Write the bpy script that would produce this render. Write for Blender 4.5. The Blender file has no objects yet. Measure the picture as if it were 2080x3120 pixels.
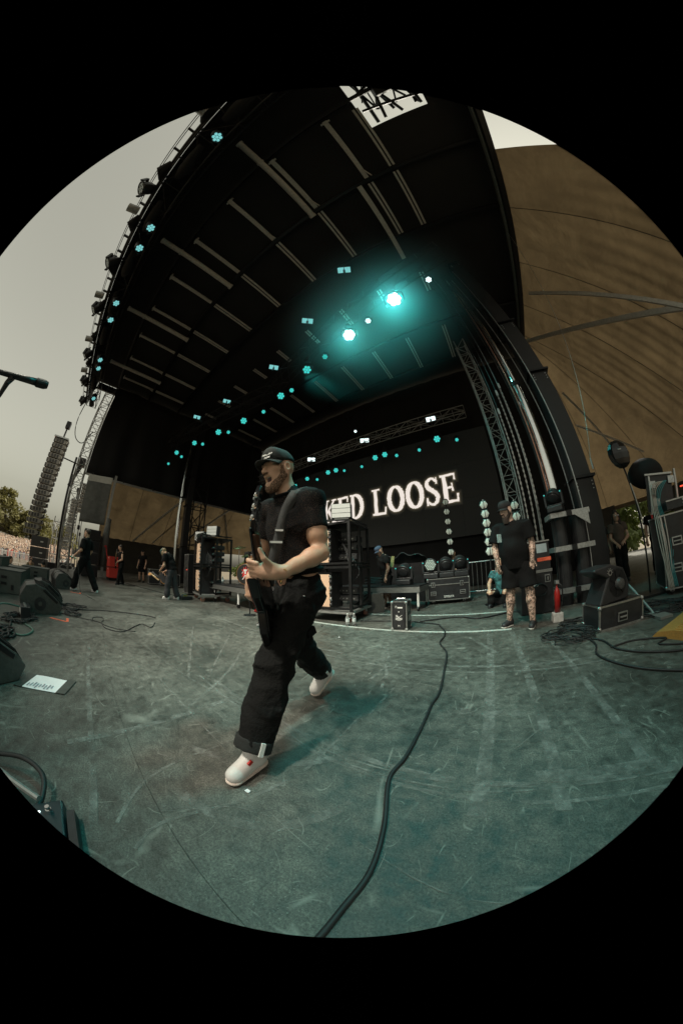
import bpy, math, random
import numpy as np
from mathutils import Matrix, Vector
random.seed(7); np.random.seed(7)
scene = bpy.context.scene
C = scene.collection
PI = math.pi

# ------------------------------------------------------------------ camera
# circular fisheye lens (polynomial projection), held about a metre above the deck
cam = bpy.data.cameras.new('camera'); cam.type = 'PANO'
cam.panorama_type = 'FISHEYE_LENS_POLYNOMIAL'
cam.sensor_fit = 'VERTICAL'; cam.sensor_height = 36; cam.sensor_width = 24
cam.fisheye_polynomial_k0 = 0
cam.fisheye_polynomial_k1 = -0.120188320
cam.fisheye_polynomial_k2 = 0.000194663730
cam.fisheye_polynomial_k3 = 4.16408856e-06
cam.fisheye_polynomial_k4 = 2.96833036e-06
cam.fisheye_fov = math.radians(182.5)
cam.clip_start = 0.02; cam.clip_end = 3000
camo = bpy.data.objects.new('camera', cam); C.objects.link(camo)
camo.matrix_world = Matrix(((0.82653482, 0.15965839, 0.53651598, 0),
                            (0.55921027, -0.19281209, -0.80411900, 0),
                            (-0.02502517, 0.96804576, -0.24952185, 1.0255),
                            (0, 0, 0, 1)))
scene.camera = camo

# ------------------------------------------------------------------ sky, sun, exposure
SUN_EL, SUN_AZ = math.radians(46), math.radians(78)      # azimuth measured from +X towards +Y
world = bpy.data.worlds.new('World'); scene.world = world; world.use_nodes = True
wn = world.node_tree.nodes; wl = world.node_tree.links
bg = wn['Background']
sky = wn.new('ShaderNodeTexSky'); sky.sky_type = 'NISHITA'; sky.sun_disc = False
sky.sun_elevation = SUN_EL; sky.sun_rotation = PI/2 - SUN_AZ
sky.air_density = 1.6; sky.dust_density = 6.0; sky.ozone_density = 0.6
hs = wn.new('ShaderNodeHueSaturation'); hs.inputs['Saturation'].default_value = 0.15
wl.new(sky.outputs[0], hs.inputs['Color'])
wm = wn.new('ShaderNodeMix'); wm.data_type = 'RGBA'; wm.blend_type = 'MULTIPLY'; wm.inputs[0].default_value = 1
wl.new(hs.outputs[0], wm.inputs[6]); wm.inputs[7].default_value = (1.0, 0.96, 0.77, 1)   # hazy warm overcast air
wl.new(wm.outputs[2], bg.inputs[0]); bg.inputs[1].default_value = 0.157; sky.altitude = 0
sl = bpy.data.lights.new('sun', 'SUN'); sl.energy = 3.2; sl.angle = math.radians(0.6); sl.color = (1, .93, .82)
so = bpy.data.objects.new('sun', sl); C.objects.link(so)
sd = Vector((math.cos(SUN_EL)*math.cos(SUN_AZ), math.cos(SUN_EL)*math.sin(SUN_AZ), math.sin(SUN_EL)))
so.rotation_euler = sd.to_track_quat('Z', 'Y').to_euler()
vs = scene.view_settings
vs.view_transform = 'Standard'; vs.look = 'None'; vs.gamma = 1; vs.exposure = 0.12; vs.use_curve_mapping = False

# ------------------------------------------------------------------ materials
MATS = {}
def M(name, col=(.5,.5,.5), rough=.6, metal=0, var=.25, vs=9, bump=.0, bs=60, emit=None, es=0, spec=.5, trans=0, alpha=1, sheen=0):
    if name in MATS: return MATS[name]
    m = bpy.data.materials.new(name); m.use_nodes = True
    n = m.node_tree.nodes; l = m.node_tree.links; b = n['Principled BSDF']
    b.inputs['Roughness'].default_value = rough; b.inputs['Metallic'].default_value = metal
    b.inputs['Specular IOR Level'].default_value = spec
    if sheen: b.inputs['Sheen Weight'].default_value = sheen
    if alpha < 1: b.inputs['Alpha'].default_value = alpha
    if trans: b.inputs['Transmission Weight'].default_value = trans; b.inputs['IOR'].default_value = 1.3
    if var:
        tc = n.new('ShaderNodeTexCoord'); nz = n.new('ShaderNodeTexNoise')
        nz.inputs['Scale'].default_value = vs; nz.inputs['Detail'].default_value = 6; nz.inputs['Roughness'].default_value = .65
        l.new(tc.outputs['Object'], nz.inputs['Vector'])
        r = n.new('ShaderNodeValToRGB'); r.color_ramp.elements[0].position = .3; r.color_ramp.elements[1].position = .72
        r.color_ramp.elements[0].color = (*[c*(1-var) for c in col], 1)
        r.color_ramp.elements[1].color = (*[min(1, c*(1+var)) for c in col], 1)
        l.new(nz.outputs['Fac'], r.inputs[0]); l.new(r.outputs[0], b.inputs['Base Color'])
        mr = n.new('ShaderNodeMapRange'); mr.inputs[3].default_value = max(.03, rough-.12); mr.inputs[4].default_value = min(1, rough+.12)
        l.new(nz.outputs['Fac'], mr.inputs[0]); l.new(mr.outputs[0], b.inputs['Roughness'])
        if bump:
            n2 = n.new('ShaderNodeTexNoise'); n2.inputs['Scale'].default_value = bs; n2.inputs['Detail'].default_value = 4
            l.new(tc.outputs['Object'], n2.inputs['Vector'])
            bp = n.new('ShaderNodeBump'); bp.inputs['Strength'].default_value = bump; bp.inputs['Distance'].default_value = .01
            l.new(n2.outputs['Fac'], bp.inputs['Height']); l.new(bp.outputs[0], b.inputs['Normal'])
    else:
        b.inputs['Base Color'].default_value = (*col, 1)
    if emit:
        b.inputs['Emission Color'].default_value = (*emit, 1); b.inputs['Emission Strength'].default_value = es
    MATS[name] = m
    return m

black_metal = M('black_metal', (.008,.008,.009), .45, .3, .4)
black_paint = M('black_paint', (.010,.010,.011), .5, 0, .4, bump=.1)
black_plastic = M('black_plastic', (.018,.018,.02), .42, 0, .3, bump=.08, bs=150)
alu = M('aluminium', (.42,.42,.41), .38, .9, .2, 20)
alu_dull = M('dull_aluminium', (.33,.33,.32), .5, .7, .25, 14)
chrome = M('chrome', (.72,.74,.74), .12, 1, .06)
pale_steel = M('pale_roof_steel', (.46,.44,.40), .55, .15, .2, 14)
steel = M('galvanised_steel', (.42,.43,.43), .4, .85, .3, 30)
black_cloth = M('black_cloth', (.006,.006,.0065), .95, 0, .35, 5, .25, 30)
rubber = M('black_rubber', (.012,.012,.013), .6, 0, .3)
case_ply = M('black_case_laminate', (.016,.016,.018), .4, 0, .45, 12, .06, 200)
white_plastic = M('white_plastic', (.7,.7,.68), .5, 0, .08)
red_plastic = M('red_plastic', (.5,.02,.015), .45, 0, .2)
orange_tape = M('orange_tape', (.75,.13,.06), .6, 0, .15)
red_emit = M('red_led', (.1,0,0), .4, 0, 0, emit=(1,.08,.04), es=1.2)
green_emit = M('green_led', (0,.1,.05), .4, 0, 0, emit=(.05,.9,.5), es=.5)
# ------------------------------------------------------------------ mesh helpers
def V(*a): return np.array(a, float)
def nrm(v):
    v = np.asarray(v, float); return v/max(np.linalg.norm(v), 1e-9)
def basis(z, hint=(0,0,1)):
    z = nrm(z); h = np.asarray(hint, float)
    if abs(z@h) > .98: h = V(1,0,0)
    x = nrm(np.cross(h, z)); y = np.cross(z, x); return x, y, z
def rotz(a):
    c, s = math.cos(a), math.sin(a); return np.array(((c,-s,0),(s,c,0),(0,0,1)))
def roty(a):
    c, s = math.cos(a), math.sin(a); return np.array(((c,0,s),(0,1,0),(-s,0,c)))
def rotx(a):
    c, s = math.cos(a), math.sin(a); return np.array(((1,0,0),(0,c,-s),(0,s,c)))
class MB:
    def __init__(s): s.v = []; s.f = []
    def add(s, vs, fs):
        o = len(s.v); s.v += [tuple(map(float, p)) for p in vs]; s.f += [tuple(i+o for i in f) for f in fs]; return s
    def box(s, c, d, R=None):
        c = V(*c); d = V(*d)/2; vs = []
        for z in (-1,1):
            for y in (-1,1):
                for x in (-1,1):
                    p = d*V(x,y,z); vs.append(c + (R@p if R is not None else p))
        return s.add(vs, [(0,2,3,1),(4,5,7,6),(0,1,5,4),(2,6,7,3),(0,4,6,2),(1,3,7,5)])
    def bb(s, a, b): return s.box([(i+j)/2 for i,j in zip(a,b)], [abs(j-i) for i,j in zip(a,b)])
    def cone(s, p0, p1, r0, r1=None, n=10, caps=True):
        p0, p1 = V(*p0), V(*p1); r1 = r0 if r1 is None else r1
        x, y, z = basis(p1-p0); vs = []
        for p, r in ((p0,r0),(p1,r1)):
            for i in range(n):
                a = 2*PI*i/n; vs.append(p + r*(math.cos(a)*x+math.sin(a)*y))
        fs = [(i,(i+1)%n,n+(i+1)%n,n+i) for i in range(n)]
        if caps: fs += [tuple(range(n-1,-1,-1)), tuple(range(n,2*n))]
        return s.add(vs, fs)
    def tube(s, path, r, n=6, closed=False):
        path = [V(*p) for p in path]; m = len(path); vs = []; fs = []
        rr = r if hasattr(r, '__len__') else [r]*m
        hint = V(0,0,1)
        for i, p in enumerate(path):
            a = path[i-1] if (i or closed) else p; b = path[(i+1) % m] if (i < m-1 or closed) else p
            x, y, z = basis(b-a, hint)
            for k in range(n):
                t = 2*PI*k/n; vs.append(p + rr[i]*(math.cos(t)*x+math.sin(t)*y))
        for i in range(m if closed else m-1):
            j = (i+1) % m
            for k in range(n): fs.append((i*n+k, i*n+(k+1)%n, j*n+(k+1)%n, j*n+k))
        if not closed: fs += [tuple(range(n-1,-1,-1)), tuple(range((m-1)*n, m*n))]
        return s.add(vs, fs)
    def lathe(s, prof, n=20, c=(0,0,0), R=None):
        vs = []; fs = []; c = V(*c)
        for r, z in prof:
            for i in range(n):
                a = 2*PI*i/n; p = V(r*math.cos(a), r*math.sin(a), z); vs.append(c + (R@p if R is not None else p))
        for j in range(len(prof)-1):
            for i in range(n): fs.append((j*n+i, j*n+(i+1)%n, (j+1)*n+(i+1)%n, (j+1)*n+i))
        fs += [tuple(range(n-1,-1,-1)), tuple(range((len(prof)-1)*n, len(prof)*n))]
        return s.add(vs, fs)
    def prism(s, pts, d, o=(0,0,0), x=(1,0,0), y=(0,1,0)):
        o, x, y = V(*o), V(*x), V(*y); z = nrm(np.cross(x, y))*d; n = len(pts)
        vs = [o+x*a+y*b for a,b in pts] + [o+x*a+y*b+z for a,b in pts]
        return s.add(vs, [tuple(range(n-1,-1,-1)), tuple(range(n,2*n))] + [(i,(i+1)%n,n+(i+1)%n,n+i) for i in range(n)])
    def ell(s, c, r, n=12, m=8, R=None):
        c = V(*c); vs = []; fs = []
        for j in range(m+1):
            t = PI*j/m
            for i in range(n):
                a = 2*PI*i/n; p = V(r[0]*math.sin(t)*math.cos(a), r[1]*math.sin(t)*math.sin(a), r[2]*math.cos(t))
                vs.append(c + (R@p if R is not None else p))
        for j in range(m):
            for i in range(n): fs.append((j*n+i,(j+1)*n+i,(j+1)*n+(i+1)%n,j*n+(i+1)%n))
        return s.add(vs, fs)
    def grid(s, fn, nu, nv):
        vs = [fn(i/nu, j/nv) for j in range(nv+1) for i in range(nu+1)]; w = nu+1
        return s.add(vs, [(j*w+i, j*w+i+1, (j+1)*w+i+1, (j+1)*w+i) for j in range(nv) for i in range(nu)])
    def mesh(s, name, mat=None, smooth=False):
        me = bpy.data.meshes.new(name); me.from_pydata(s.v, [], s.f); me.update()
        if mat: me.materials.append(mat)
        if smooth:
            me.polygons.foreach_set('use_smooth', [True]*len(me.polygons)); 
        return me
def link(name, data, parent=None, loc=None, R=None):
    o = bpy.data.objects.new(name, data); C.objects.link(o)
    if parent: o.parent = parent
    if loc is not None: o.location = loc
    if R is not None: o.rotation_euler = Matrix([list(r) for r in R]).to_euler()
    return o
def P(name, mb, mat, parent=None, bevel=0, smooth=False, sol=0, loc=None):
    o = link(name, mb.mesh(name, mat, smooth), parent, loc)
    if sol:
        q = o.modifiers.new('thickness', 'SOLIDIFY'); q.thickness = sol; q.offset = 0
    if bevel:
        q = o.modifiers.new('bevel', 'BEVEL'); q.width = bevel; q.segments = 2; q.limit_method = 'ANGLE'; q.angle_limit = .6
    return o
def tag(o, label, cat, group=None):
    o['label'] = label; o['category'] = cat
    if group: o['group'] = group
    return o
def T(name, label, cat, loc=(0,0,0), rz=0, group=None):
    o = link(name, None, None, loc); o.rotation_euler = (0,0,rz); return tag(o, label, cat, group)
def dup(root, loc=None, rz=None, label=None, group=None):
    def cp(o, par):
        c = o.copy(); C.objects.link(c); c.parent = par
        for ch in o.children: cp(ch, c)
        return c
    r = cp(root, None)
    if loc is not None: r.location = loc
    if rz is not None: r.rotation_euler = (0,0,rz)
    if label: r['label'] = label
    if group: r['group'] = group
    return r
def kind(o, k): o['kind'] = k; return o
ORD = ['first','second','third','fourth','fifth','sixth','seventh','eighth','ninth','tenth','eleventh','twelfth','thirteenth','fourteenth','fifteenth','sixteenth']
def truss(root, p0, p1, w=.4, seg=.5, r=.025, mat=None, rl=.012, up=(0,0,1)):
    mat = mat or black_metal; p0, p1 = V(*p0), V(*p1); x, y, z = basis(p1-p0, up); L = np.linalg.norm(p1-p0)
    cs = [(a*x+b*y)*w/2 for a,b in ((-1,-1),(1,-1),(1,1),(-1,1))]
    for c in cs: P('chord', MB().cone(p0+c, p1+c, r, n=8), mat, root)
    lat = MB(); n = max(1, int(L/seg))
    for i in range(n):
        a, b = p0+z*L*i/n, p0+z*L*(i+1)/n
        for k in range(4):
            c, d = cs[k], cs[(k+1)%4]
            lat.cone(a+c, a+d, rl, n=5, caps=False); lat.cone((a+c) if (i+k)%2 else (a+d), (b+d) if (i+k)%2 else (b+c), rl, n=5, caps=False)
    P('lattice', lat, mat, root)
def text_mesh(body, size, mat, name='lettering', parent=None, loc=(0,0,0), R=None, ext=.001, align='CENTER', bold=0):
    cu = bpy.data.curves.new(name, 'FONT'); cu.body = body; cu.size = size; cu.extrude = ext; cu.align_x = align; cu.align_y = 'CENTER'
    cu.offset = bold; cu.resolution_u = 2
    t = bpy.data.objects.new(name, cu); C.objects.link(t)
    dg = bpy.context.evaluated_depsgraph_get(); me = bpy.data.meshes.new_from_object(t.evaluated_get(dg))
    bpy.data.objects.remove(t); me.materials.clear(); me.materials.append(mat)
    return link(name, me, parent, loc, R)
def sag(a, b, s, n=10):
    a, b = V(*a), V(*b); return [a+(b-a)*t - V(0,0,s*4*t*(1-t)) for t in np.linspace(0,1,n)]
def smoothpath(pts, k=6):
    pts = [V(*p) for p in pts]; out = []
    for i in range(len(pts)-1):
        p0 = pts[max(i-1,0)]; p1 = pts[i]; p2 = pts[i+1]; p3 = pts[min(i+2,len(pts)-1)]
        for t in np.linspace(0,1,k,endpoint=False):
            out.append(.5*((2*p1)+(-p0+p2)*t+(2*p0-5*p1+4*p2-p3)*t*t+(-p0+3*p1-3*p2+p3)*t**3))
    out.append(pts[-1]); return out

# ------------------------------------------------------------------ blended-solid modeller for bodies and cloth
class Field:
    def __init__(s, lo, hi, h):
        s.lo = V(*lo); s.h = h; s.n = np.ceil((V(*hi)-s.lo)/h).astype(int)+1
        s.F = np.full(tuple(s.n), .5, np.float32)
    def blk(s, lo, hi, m):
        a = np.clip(np.floor((np.minimum(lo,hi)-m-s.lo)/s.h).astype(int), 0, s.n); b = np.clip(np.ceil((np.maximum(lo,hi)+m-s.lo)/s.h).astype(int)+1, 0, s.n)
        if (b <= a).any(): return None, None
        ax = [s.lo[i]+s.h*np.arange(a[i], b[i]) for i in range(3)]
        return tuple(slice(a[i], b[i]) for i in range(3)), np.stack(np.meshgrid(*ax, indexing='ij'), -1)
    def op(s, sl, d, k, op):
        A = s.F[sl]; d = d.astype(np.float32)
        if op == 'u': h = np.maximum(k-np.abs(A-d), 0)/max(k,1e-6); s.F[sl] = np.minimum(A, d)-h*h*k/4
        else: h = np.maximum(k-np.abs(A+d), 0)/max(k,1e-6); s.F[sl] = np.maximum(A, -d)+h*h*k/4
    def cap(s, a, b, ra, rb=None, k=.02, op='u', flat=False):
        a, b = V(*a), V(*b); rb = ra if rb is None else rb; m = max(ra,rb)+k+3*s.h
        sl, X = s.blk(np.minimum(a,b), np.maximum(a,b), m)
        if sl is None: return s
        ab = b-a; L = np.linalg.norm(ab); t = ((X-a)@ab)/(L*L); tc = np.clip(t,0,1)
        d = np.linalg.norm(X-a-tc[...,None]*ab, axis=-1)-(ra+(rb-ra)*tc)
        if flat:
            d0 = np.linalg.norm(X-a-t[...,None]*ab, axis=-1)-(ra+(rb-ra)*t)
            d = np.maximum(d0, np.maximum(-t*L, (t-1)*L))
        s.op(sl, d, k, op); return s
    def ell(s, c, r, R=None, k=.02, op='u'):
        c = V(*c); r = V(*r); m = r.max()+k+3*s.h; sl, X = s.blk(c, c, m)
        if sl is None: return s
        X = X-c
        if R is not None: X = X@R
        k0 = np.linalg.norm(X/r, axis=-1); k1 = np.linalg.norm(X/(r*r), axis=-1)
        s.op(sl, k0*(k0-1)/np.maximum(k1,1e-6), k, op); return s
    def cut(s, p, n, k=0):
        p = V(*p); n = nrm(n); ax = [s.lo[i]+s.h*np.arange(s.n[i]) for i in range(3)]
        d = ((ax[0]-p[0])*n[0])[:,None,None]+((ax[1]-p[1])*n[1])[None,:,None]+((ax[2]-p[2])*n[2])[None,None,:]
        s.F = np.maximum(s.F, d.astype(np.float32)); return s
    def cuts(s, lo, hi, p, n):
        sl, X = s.blk(V(*lo), V(*hi), 0)
        if sl is None: return s
        s.F[sl] = np.maximum(s.F[sl], ((X-V(*p))@nrm(n)).astype(np.float32)); return s
    def folds(s, amp, f, seed=0, d=(0,0,1), stretch=1):
        ax = [s.lo[i]+s.h*np.arange(s.n[i]) for i in range(3)]; rs = np.random.RandomState(seed); W = 0
        X = np.stack(np.meshgrid(*ax, indexing='ij'), -1)
        for i in range(5):
            k = nrm(rs.randn(3)+V(*d)*stretch)*f*(.6+rs.rand()); ph = rs.rand()*6; k2 = nrm(rs.randn(3))*f*.4
            W = W + np.sin(X@k+ph+1.5*np.sin(X@k2+ph*2))
        s.F += (amp*W/2).astype(np.float32); return s
    def crease(s, amp, f, seed=0, d=(0,0,1)):
        # sharp cloth folds: ridged waves in a narrow band round the surface
        rs = np.random.RandomState(seed); I = np.argwhere(np.abs(s.F) < .06); X = s.lo+I*s.h; W = 0
        for i in range(4):
            k = nrm(rs.randn(3)*.8+V(*d)*rs.choice((-1,1)))*f*(.7+.7*rs.rand()); ph = rs.rand()*6; k2 = nrm(rs.randn(3))*f*.45; k3 = nrm(rs.randn(3))*f*.3
            W = W+(1-np.abs(np.sin(X@k*.5+ph+1.3*np.sin(X@k2+ph*2))))**2*(.5+.5*np.sin(X@k3+ph*3))
        s.F[tuple(I.T)] += (amp*(.55-W)).astype(np.float32)*.8; return s
    def mesh(s, name, mat, parent=None):
        F = s.F; F = np.where(F == 0, 1e-6, F); S = F < 0; n = np.array(F.shape)
        cn = tuple(n-1); cnt = np.zeros(cn, np.int8)
        for i in (0,1):
            for j in (0,1):
                for k in (0,1): cnt += S[i:n[0]-1+i, j:n[1]-1+j, k:n[2]-1+k]
        idx = np.argwhere((cnt > 0) & (cnt < 8)); N = len(idx)
        if not N: return None
        vid = np.full(cn, -1, np.int32); vid[tuple(idx.T)] = np.arange(N)
        acc = np.zeros((N,3)); w = np.zeros(N)
        cs = [(0,0,0),(1,0,0),(0,1,0),(1,1,0),(0,0,1),(1,0,1),(0,1,1),(1,1,1)]
        val = [F[idx[:,0]+c[0], idx[:,1]+c[1], idx[:,2]+c[2]] for c in cs]
        for a, b in ((0,1),(2,3),(4,5),(6,7),(0,2),(1,3),(4,6),(5,7),(0,4),(1,5),(2,6),(3,7)):
            m = (val[a] < 0) != (val[b] < 0); t = np.where(m, val[a]/np.where(m, val[a]-val[b], 1), 0)
            p = V(*cs[a])+(V(*cs[b])-V(*cs[a]))*t[:,None]; acc += p*m[:,None]; w += m
        pos = s.lo+(idx+acc/np.maximum(w,1)[:,None])*s.h
        faces = []
        for ax in range(3):
            o = [0,0,0]; o[ax] = 1
            A = S[:n[0]-o[0], :n[1]-o[1], :n[2]-o[2]]; B = S[o[0]:, o[1]:, o[2]:]
            e = np.argwhere(A != B); u, v = (ax+1)%3, (ax+2)%3
            ok = (e[:,u] > 0) & (e[:,v] > 0) & (e[:,u] < n[u]-1) & (e[:,v] < n[v]-1); e = e[ok]
            q = []
            for du, dv in ((-1,-1),(0,-1),(0,0),(-1,0)):
                c = e.copy(); c[:,u] += du; c[:,v] += dv; q.append(vid[tuple(c.T)])
            q = np.stack(q, 1); fl = S[tuple(e.T)]; q[~fl] = q[~fl][:,::-1]; faces.append(q)
        faces = np.concatenate(faces)
        me = bpy.data.meshes.new(name); me.from_pydata(pos.tolist(), [], faces.tolist()); me.update(); me.materials.append(mat)
        me.polygons.foreach_set('use_smooth', [True]*len(me.polygons))
        return link(name, me, parent)
# ------------------------------------------------------------------ ground and deck
def floor_material():
    m = bpy.data.materials.new('worn_black_deck_paint'); m.use_nodes = True
    n = m.node_tree.nodes; l = m.node_tree.links; b = n['Principled BSDF']
    g = n.new('ShaderNodeNewGeometry')
    def noise(sc, det, rough=.6, dist=0, mp=None):
        t = n.new('ShaderNodeTexNoise'); t.inputs['Scale'].default_value = sc; t.inputs['Detail'].default_value = det
        t.inputs['Roughness'].default_value = rough; t.inputs['Distortion'].default_value = dist
        src = g.outputs['Position']
        if mp:
            k = n.new('ShaderNodeMapping'); k.inputs['Scale'].default_value = mp[0]; k.inputs['Rotation'].default_value = (0,0,mp[1]); l.new(src, k.inputs[0]); src = k.outputs[0]
        l.new(src, t.inputs['Vector']); return t.outputs['Fac']
    def ramp(x, a, b2, c0, c1):
        r = n.new('ShaderNodeMapRange'); r.inputs[1].default_value = a; r.inputs[2].default_value = b2; r.inputs[3].default_value = c0; r.inputs[4].default_value = c1
        l.new(x, r.inputs[0]); return r.outputs[0]
    def math_(o, a, b2=None, c=None):
        k = n.new('ShaderNodeMath'); k.operation = o
        for i, q in enumerate((a, b2, c)):
            if q is None: continue
            if isinstance(q, (int, float)): k.inputs[i].default_value = q
            else: l.new(q, k.inputs[i])
        return k.outputs[0]
    big = ramp(noise(.9, 4, .7), .36, .66, .55, 1.4)
    mid = ramp(noise(11, 6, .8, .3), .36, .64, .55, 1.5)
    fine = ramp(noise(110, 4, .85), .34, .66, .35, 1.75)
    grain = ramp(noise(40, 3, .6, 0, ((.3,1,1), .3)), .35, .66, .88, 1.12)     # plywood grain showing through the paint
    base = math_('MULTIPLY', math_('MULTIPLY', big, mid), math_('MULTIPLY', fine, grain))
    scr = None
    for sc, w, mp in ((1.3,.0035,((1,.25,1),.5)), (1.7,.003,((.25,1,1),-.35)), (3.4,.004,((1,.4,1),1.9)), (2.3,.0022,((.4,1,1),.9)), (5,.006,((1,.5,1),2.6))):
        d = math_('ABSOLUTE', math_('SUBTRACT', noise(sc, 1, .4, 0, mp), .5))
        line = ramp(d, 0, w, 1, 0)
        gate = ramp(noise(sc*2.1+1, 2), .52, .62, 0, .8)
        line = math_('MULTIPLY', line, gate)
        scr = line if scr is None else math_('MAXIMUM', scr, line)
    chip = ramp(noise(150, 2, .6), .64, .68, 0, .9)
    chip = math_('MULTIPLY', chip, ramp(noise(2.3, 5), .45, .62, .1, 1))
    wear = math_('MAXIMUM', scr, chip)
    mx = n.new('ShaderNodeMix'); mx.data_type = 'RGBA'; mx.blend_type = 'MULTIPLY'; mx.inputs[0].default_value = 1
    mx.inputs[6].default_value = (.072,.072,.063,1); l.new(base, mx.inputs[7])
    m2 = n.new('ShaderNodeMix'); m2.data_type = 'RGBA'; m2.inputs[7].default_value = (.28,.28,.25,1)
    l.new(math_('MULTIPLY', wear, .7), m2.inputs[0]); l.new(mx.outputs[2], m2.inputs[6])
    l.new(m2.outputs[2], b.inputs['Base Color'])
    l.new(ramp(math_('MULTIPLY', mid, big), .5, 1.5, .42, .68), b.inputs['Roughness'])
    bp = n.new('ShaderNodeBump'); bp.inputs['Strength'].default_value = .25; bp.inputs['Distance'].default_value = .004
    l.new(math_('ADD', base, math_('MULTIPLY', wear, -.8)), bp.inputs['Height']); l.new(bp.outputs[0], b.inputs['Normal'])
    return m
deck_mat = floor_material()
dirt = M('trodden_ground', (.16,.13,.09), .9, 0, .35, .5, .3, 8)
g = kind(P('ground', MB().bb((-400,-400,-2.1),(400,400,-1.6)), dirt), 'structure')
deck = kind(P('stage_floor', MB().bb((-25.2,-3.2,-1.2),(13.2,18.9,-.022)), black_paint), 'structure')
pm = MB().bb((-1.22,-.6092,-.018),(1.22,.6092,0)).mesh('deck_panel', deck_mat)
ix = 0
for j in range(-3, 15):
    y = .66+j*1.22
    if y-.61 < -3.22: continue
    for i in range(-10, 5):
        x = .15+i*2.44
        o = link('deck_panel', pm, deck, (x, y, random.uniform(-.0001,.0001)))
tape_w = M('pale_gaffer_tape', (.42,.44,.41), .6, 0, .3, 14)
residue = M('tape_residue', (.20,.205,.19), .75, 0, .5, 30)
rn = residue.node_tree; _nz = rn.nodes.new('ShaderNodeTexNoise'); _nz.inputs['Scale'].default_value = 9; _nz.inputs['Detail'].default_value = 8
_g = rn.nodes.new('ShaderNodeNewGeometry'); rn.links.new(_g.outputs['Position'], _nz.inputs['Vector'])
_mr = rn.nodes.new('ShaderNodeMapRange'); _mr.inputs[1].default_value = .36; _mr.inputs[2].default_value = .66; _mr.inputs[3].default_value = 0; _mr.inputs[4].default_value = .72
rn.links.new(_nz.outputs['Fac'], _mr.inputs[0]); rn.links.new(_mr.outputs[0], rn.nodes['Principled BSDF'].inputs['Alpha'])
def strip(name, pts, w, mat, parent=None, z=.0022):
    mb = MB()
    for a, b in zip(pts[:-1], pts[1:]):
        a, b = V(*a), V(*b); d = nrm(b-a); nn = V(-d[1], d[0])*w/2
        mb.add([(*(a-nn),z),(*(b-nn),z),(*(b+nn),z),(*(a+nn),z)], [(0,1,2,3)])
    return P(name, mb, mat, parent)
tag(strip('floor_tape', [(-5.3,3.72),(-3.9,3.71),(-.3,3.71),(.35,3.72)], .075, tape_w), 'long pale tape line across the deck before the small amp case', 'tape')
tag(strip('floor_tape', [(-3.2,5.02),(-1.2,5.03),(.5,5.04)], .09, tape_w), 'pale tape line on the deck before the long low flight case', 'tape')
def curvy(a, b, bend, n=12):
    a, b = V(*a), V(*b); d = b-a; nn = V(-d[1], d[0]); return [a+d*t+nn*bend*math.sin(PI*t) for t in np.linspace(0,1,n)]
for a, b, bd, w in (((-5.2,2.42),(1.6,2.36),.004,.05), ((-5,2.30),(1.4,2.26),-.004,.025), ((-2.2,.93),(2.6,.92),.005,.035), ((-2.2,.86),(2.7,.865),-.003,.02),
        ((.02,3.6),(.06,.75),.0,.075), ((.34,3.6),(.40,.8),0,.07), ((.78,3.0),(.84,1.0),0,.06), ((-.25,3.4),(.14,2.7),0,.05), ((-1.25,.36),(-.62,.92),-.06,.045),
        ((-1.0,.16),(-.42,.66),-.16,.045), ((-2.6,1.6),(-1.7,.55),.04,.03), ((-3.4,1.9),(-2.1,.9),0,.02), ((-4.2,1.6),(-2.2,.75),.0,.03), ((-.15,1.58),(.25,1.57),0,.07), ((.3,1.0),(.9,.99),0,.08), ((-1.35,2.9),(-1.0,1.9),.12,.03), ((-1.65,.9),(-1.52,-.3),0,.045)):
    o = strip('tape_residue', curvy(a,b,bd), w, residue, deck, .0016+random.random()*.0006)
for pts, w in (([(-.91,-.13),(-1.02,-.04),(-1.11,.07),(-1.17,.25),(-1.18,.44),(-1.18,.63)],.016), ([(-.77,-.1),(-.83,-.02),(-.84,.09),(-.81,.23),(-.77,.37),(-.74,.55),(-.72,.7),(-.74,.94),(-.77,1.34)],.018), ([(-1.15,.93),(-.9,.87),(-.72,.86),(-.5,.87),(-.3,.88),(-.04,.89),(.14,.9),(.43,.93),(.73,.93),(.96,.92)],.012), ([(-1.15,.97),(-.9,.91),(-.72,.9),(-.5,.91),(-.3,.92),(-.04,.93),(.14,.94),(.43,.965),(.73,.97),(.96,.96)],.01),
        ([(-.72,.86),(-.92,.93),(-1.17,.95),(-1.49,.9),(-2.21,.74),(-3.35,.55)],.012), ([(-1.21,2.8),(-1.14,2.48),(-.92,2.09),(-.81,1.69)],.03), ([(-.72,1.37),(-.73,1.61),(-.73,1.81)],.02), ([(-3.4,-.15),(-2.06,-.15),(-1.32,-.17),(-.92,-.22)],.035), ([(-2.25,.49),(-1.59,.52),(-1.13,.52)],.01), ([(.03,.94),(.06,.81),(.12,.74)],.01), ([(-.9,.05),(-.78,.3),(-.62,.4)],.006), ([(-.3,.5),(.1,.42),(.5,.5)],.005), ([(.2,1.2),(.5,1.5),(.9,1.6)],.006)):
    strip('scuff_mark', [p[:2] for p in smoothpath([(*p,0) for p in pts],5)], w, residue, deck, .0025+random.random()*.0005)
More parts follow.
